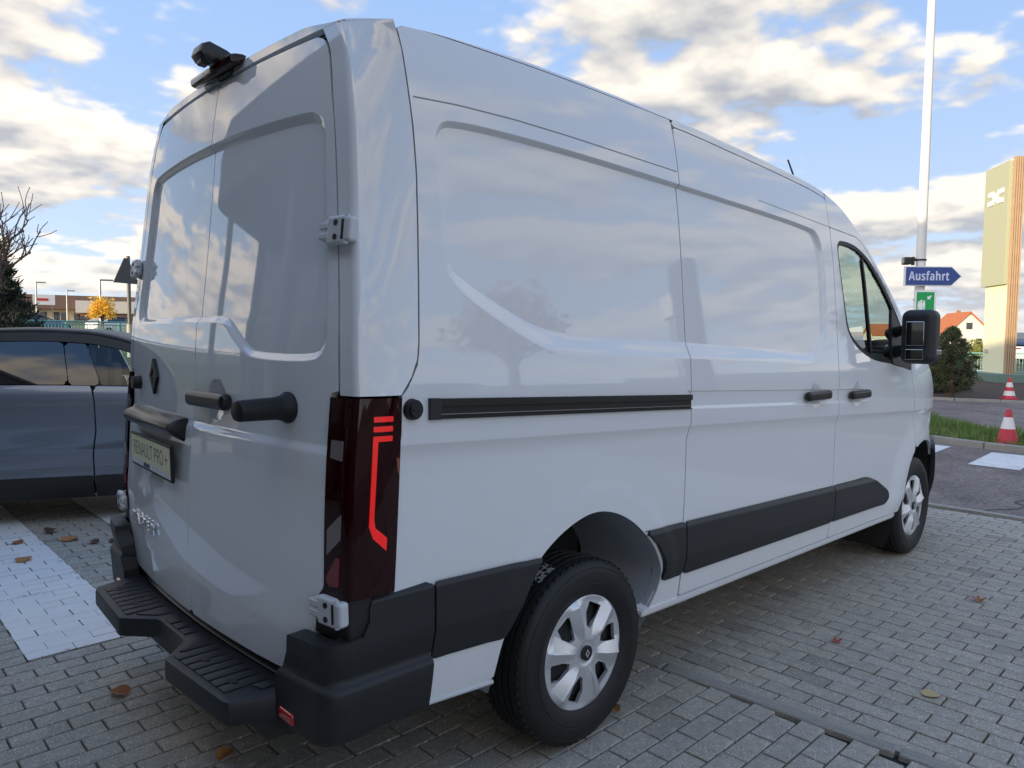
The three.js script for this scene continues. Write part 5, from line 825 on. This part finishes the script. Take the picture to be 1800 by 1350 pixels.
pine('dwarf_pine', 'bushy dwarf pine growing at the edge of the mulch bed', [19.9, 0, -3.25], 1.85, 0.76, 31, [[0.045, 0.075, 0.025], [0.06, 0.09, 0.03], [0.12, 0.12, 0.035]], 330, 0.15);
pine('spruce_tree', 'dark green spruce behind the grey car', [0.75, 0.0, -15.2], 3.0, 1.35, 77, [[0.012, 0.026, 0.012], [0.018, 0.032, 0.014]], 420, 0.45);
pine('tall_conifer', 'tall slim conifer on the right of the road', [28, 0, 9.8], 7.5, 2.2, 55, [[0.05, 0.07, 0.03]], 420, 0.6);
{ // bare tree with knobbly pruned branches
  seed = 404; const t = thing('bare_tree', 'bare tree with knobbly twisting branches behind the grey car', 'tree', [-0.28, 0.0, -12.8]), segs = [], tw = [];
  const grow = (p, d, L, r, k) => { let a = p.clone(), v = d.clone(); const n = 3; for (let i = 0; i < n; i++) { v.add(V(rr(-0.28, 0.28), rr(-0.08, 0.24), rr(-0.28, 0.28))).normalize(); const b = a.clone().addScaledVector(v, L / n); (k > 2 ? tw : segs).push(rod([a.x, a.y, a.z], [b.x, b.y, b.z], r * (1 - 0.2 * i / n), r * (1 - 0.2 * (i + 1) / n), k > 2 ? 5 : 7)); a = b; if (k >= 2 && rnd() < 0.5) tw.push(new THREE.IcosahedronGeometry(r * 1.5, 0).translate(a.x, a.y, a.z)); }
    if (k < 5) { const m = k === 0 ? 7 : 3; for (let i = 0; i < m; i++) grow(a.clone().addScaledVector(v, -L * rr(0, 0.45)), v.clone().add(V(rr(-0.9, 0.9), rr(-0.25, 0.7), rr(-0.9, 0.9))).normalize(), L * rr(0.6, 0.85), r * 0.58, k + 1); } };
  grow(V(0, 0, 0), V(0.05, 1, 0.02), 1.55, 0.11, 0);
  const bark = std(lin(0.075, 0.06, 0.05), 0.9); put('trunk', segs, bark, t); put('twigs', tw, bark, t);
}
function broadleaf(name, label, pos, H, Wd, seedv, col, n = 2600) {
  seed = seedv; const t = thing(name, label, 'tree', pos), limb = [rod([0, 0, 0], [0.1, H * 0.6, 0], 0.035 * H, 0.02 * H, 8)], cl = [];
  for (let i = 0; i < 60; i++) { const a = rr(0, 6.283), e = rr(-0.5, 1.3), r = Wd * rr(0.35, 1); cl.push([r * Math.cos(a) * Math.cos(e), H * 0.62 + r * 0.9 * Math.sin(e), r * Math.sin(a) * Math.cos(e)]); if (i % 4 === 0) limb.push(rod([0, H * rr(0.25, 0.55), 0], cl[i], 0.012 * H, 0.004 * H, 5)); }
  put('trunk', limb, std(lin(0.1, 0.075, 0.05), 0.9), t); put('crown', blades(n, () => { const q = cl[Math.floor(rnd() * cl.length)], d = V(rr(-1, 1), rr(-1, 1), rr(-1, 1)), s = 0.26 * Wd; return [[q[0] + d.x * s, q[1] + d.y * s, q[2] + d.z * s], [d.x, d.y, d.z]]; }, 0.12 * Wd, 0.04 * Wd, seedv + 1), leafy(col), t);
}
broadleaf('yellow_tree', 'small yellow autumn tree behind the railing', atPx(181, 58, 1.7), 2.3, 0.95, 91, [0.8, 0.5, 0.04]);
broadleaf('autumn_tree', 'thinning rust brown tree across the road from the van', [20, 0, 22], 8.5, 2.2, 92, [0.3, 0.15, 0.06]);
broadleaf('green_hedge_tree', 'low yellowish green shrub behind the teal railing by the pylon', [42.6, 0, -8.2], 1.35, 0.75, 93, [0.25, 0.27, 0.05], 1800);
// ---------------------------------------------------------------- house
{
  const h = thing('house', 'white gabled house with bright orange tiled roof', 'house', [172, -0.5, -45.5], 0.0);
  h.rotation.y = 0.62; const wall = std(lin(0.62, 0.6, 0.55), 0.8), tile = std(lin(0.42, 0.13, 0.045), 0.8), W = 8, L = 11, E = 3.6, Rg = 7.6;
  put('wall', extr([[-W / 2, 0], [W / 2, 0], [W / 2, E], [0, Rg - 0.15], [-W / 2, E]], L).rotateY(-Math.PI / 2).translate(0, 0, 0), wall, h); // gable looks along -x.. local z across
  for (const s of [1, -1]) { const g = box(L + 0.8, 0.22, Math.hypot(W / 2 + 0.5, Rg - E + 0.2), 0, 0, 0); g.rotateX(s * Math.atan2(Rg - E, W / 2)); put('roof', g.translate(-L / 2, (E + Rg) / 2 - 0.05, s * (W / 4 + 0.1)), tile, h); }
  put('chimney', bx(-3.4, -2.8, Rg - 1.2, Rg + 0.7, 0.6, 1.2), std(lin(0.3, 0.14, 0.1), 0.9), h);
  for (const [y, z] of [[1.2, -1.6], [1.2, 1.2], [4.3, -0.6]]) { put('window', bx(-L - 0.06, -L + 0.02, y, y + 1.3, z, z + 1.1), M.darkGlass, h); }
  for (const x of [-9, -6, -3]) put('window', bx(x, x + 1.2, 1.2, 2.5, W / 2 - 0.02, W / 2 + 0.06), M.darkGlass, h);
  const h2 = thing('house_annex', 'lower orange roofed wing beside the white gabled house', 'house', [166, -0.5, -50], 0.0); h2.rotation.y = -0.95; put('wall', extr([[-3.5, 0], [3.5, 0], [3.5, 3.1], [0, 5.3], [-3.5, 3.1]], 9).rotateY(-Math.PI / 2), wall, h2);
  for (const s of [1, -1]) { const g = box(9.6, 0.22, Math.hypot(3.9, 2.3)); g.rotateX(s * Math.atan2(2.2, 3.5)); put('roof', g.translate(-4.5, 4.2, s * 1.85), tile, h2); } put('dormer', bx(-5.4, -4.2, 3.9, 5.0, 1.2, 2.4), wall, h2);
}
{ // low ridge on the horizon
  const P = [], n = 160; for (let i = 0; i < n; i++) { const a = -1.75 + i / n * 2.4, b = -1.75 + (i + 1) / n * 2.4, H = t => 22 + 22 * (fbm(t * 3.1, 1.1, 0.4, 4) + 0.3), q = (t, y, r = 2400) => [r * Math.cos(t), y, r * Math.sin(t)]; for (const v of [q(a, -1, 2000), q(b, -1, 2000), q(b, H(b)), q(a, -1, 2000), q(b, H(b)), q(a, H(a))]) P.push(...v); }
  const g = new THREE.BufferGeometry(); g.setAttribute('position', new THREE.Float32BufferAttribute(P, 3)); g.computeVertexNormals(); structure('hills', g, std(lin(0.16, 0.18, 0.19), 1));
}
{ // dark sign pylon across the road, seen in the van's side
  const p = thing('service_pylon', 'dark upright sign pylon across the road from the van', 'sign pylon', [21, 0, 13.5], -0.9); put('body', rbox(1.7, 6.6, 0.5, 0.04, 0, 3.3, 0), std(lin(0.03, 0.032, 0.04), 0.4), p); put('white_panel', rbox(1.1, 0.9, 0.3, 0.03, 2.0, 5.2, 0), std(lin(0.7), 0.5), p); put('panel_post', bx(1.95, 2.05, 0, 4.8, -0.05, 0.05), M.steel, p);
}
renderer.render(scene, camera);
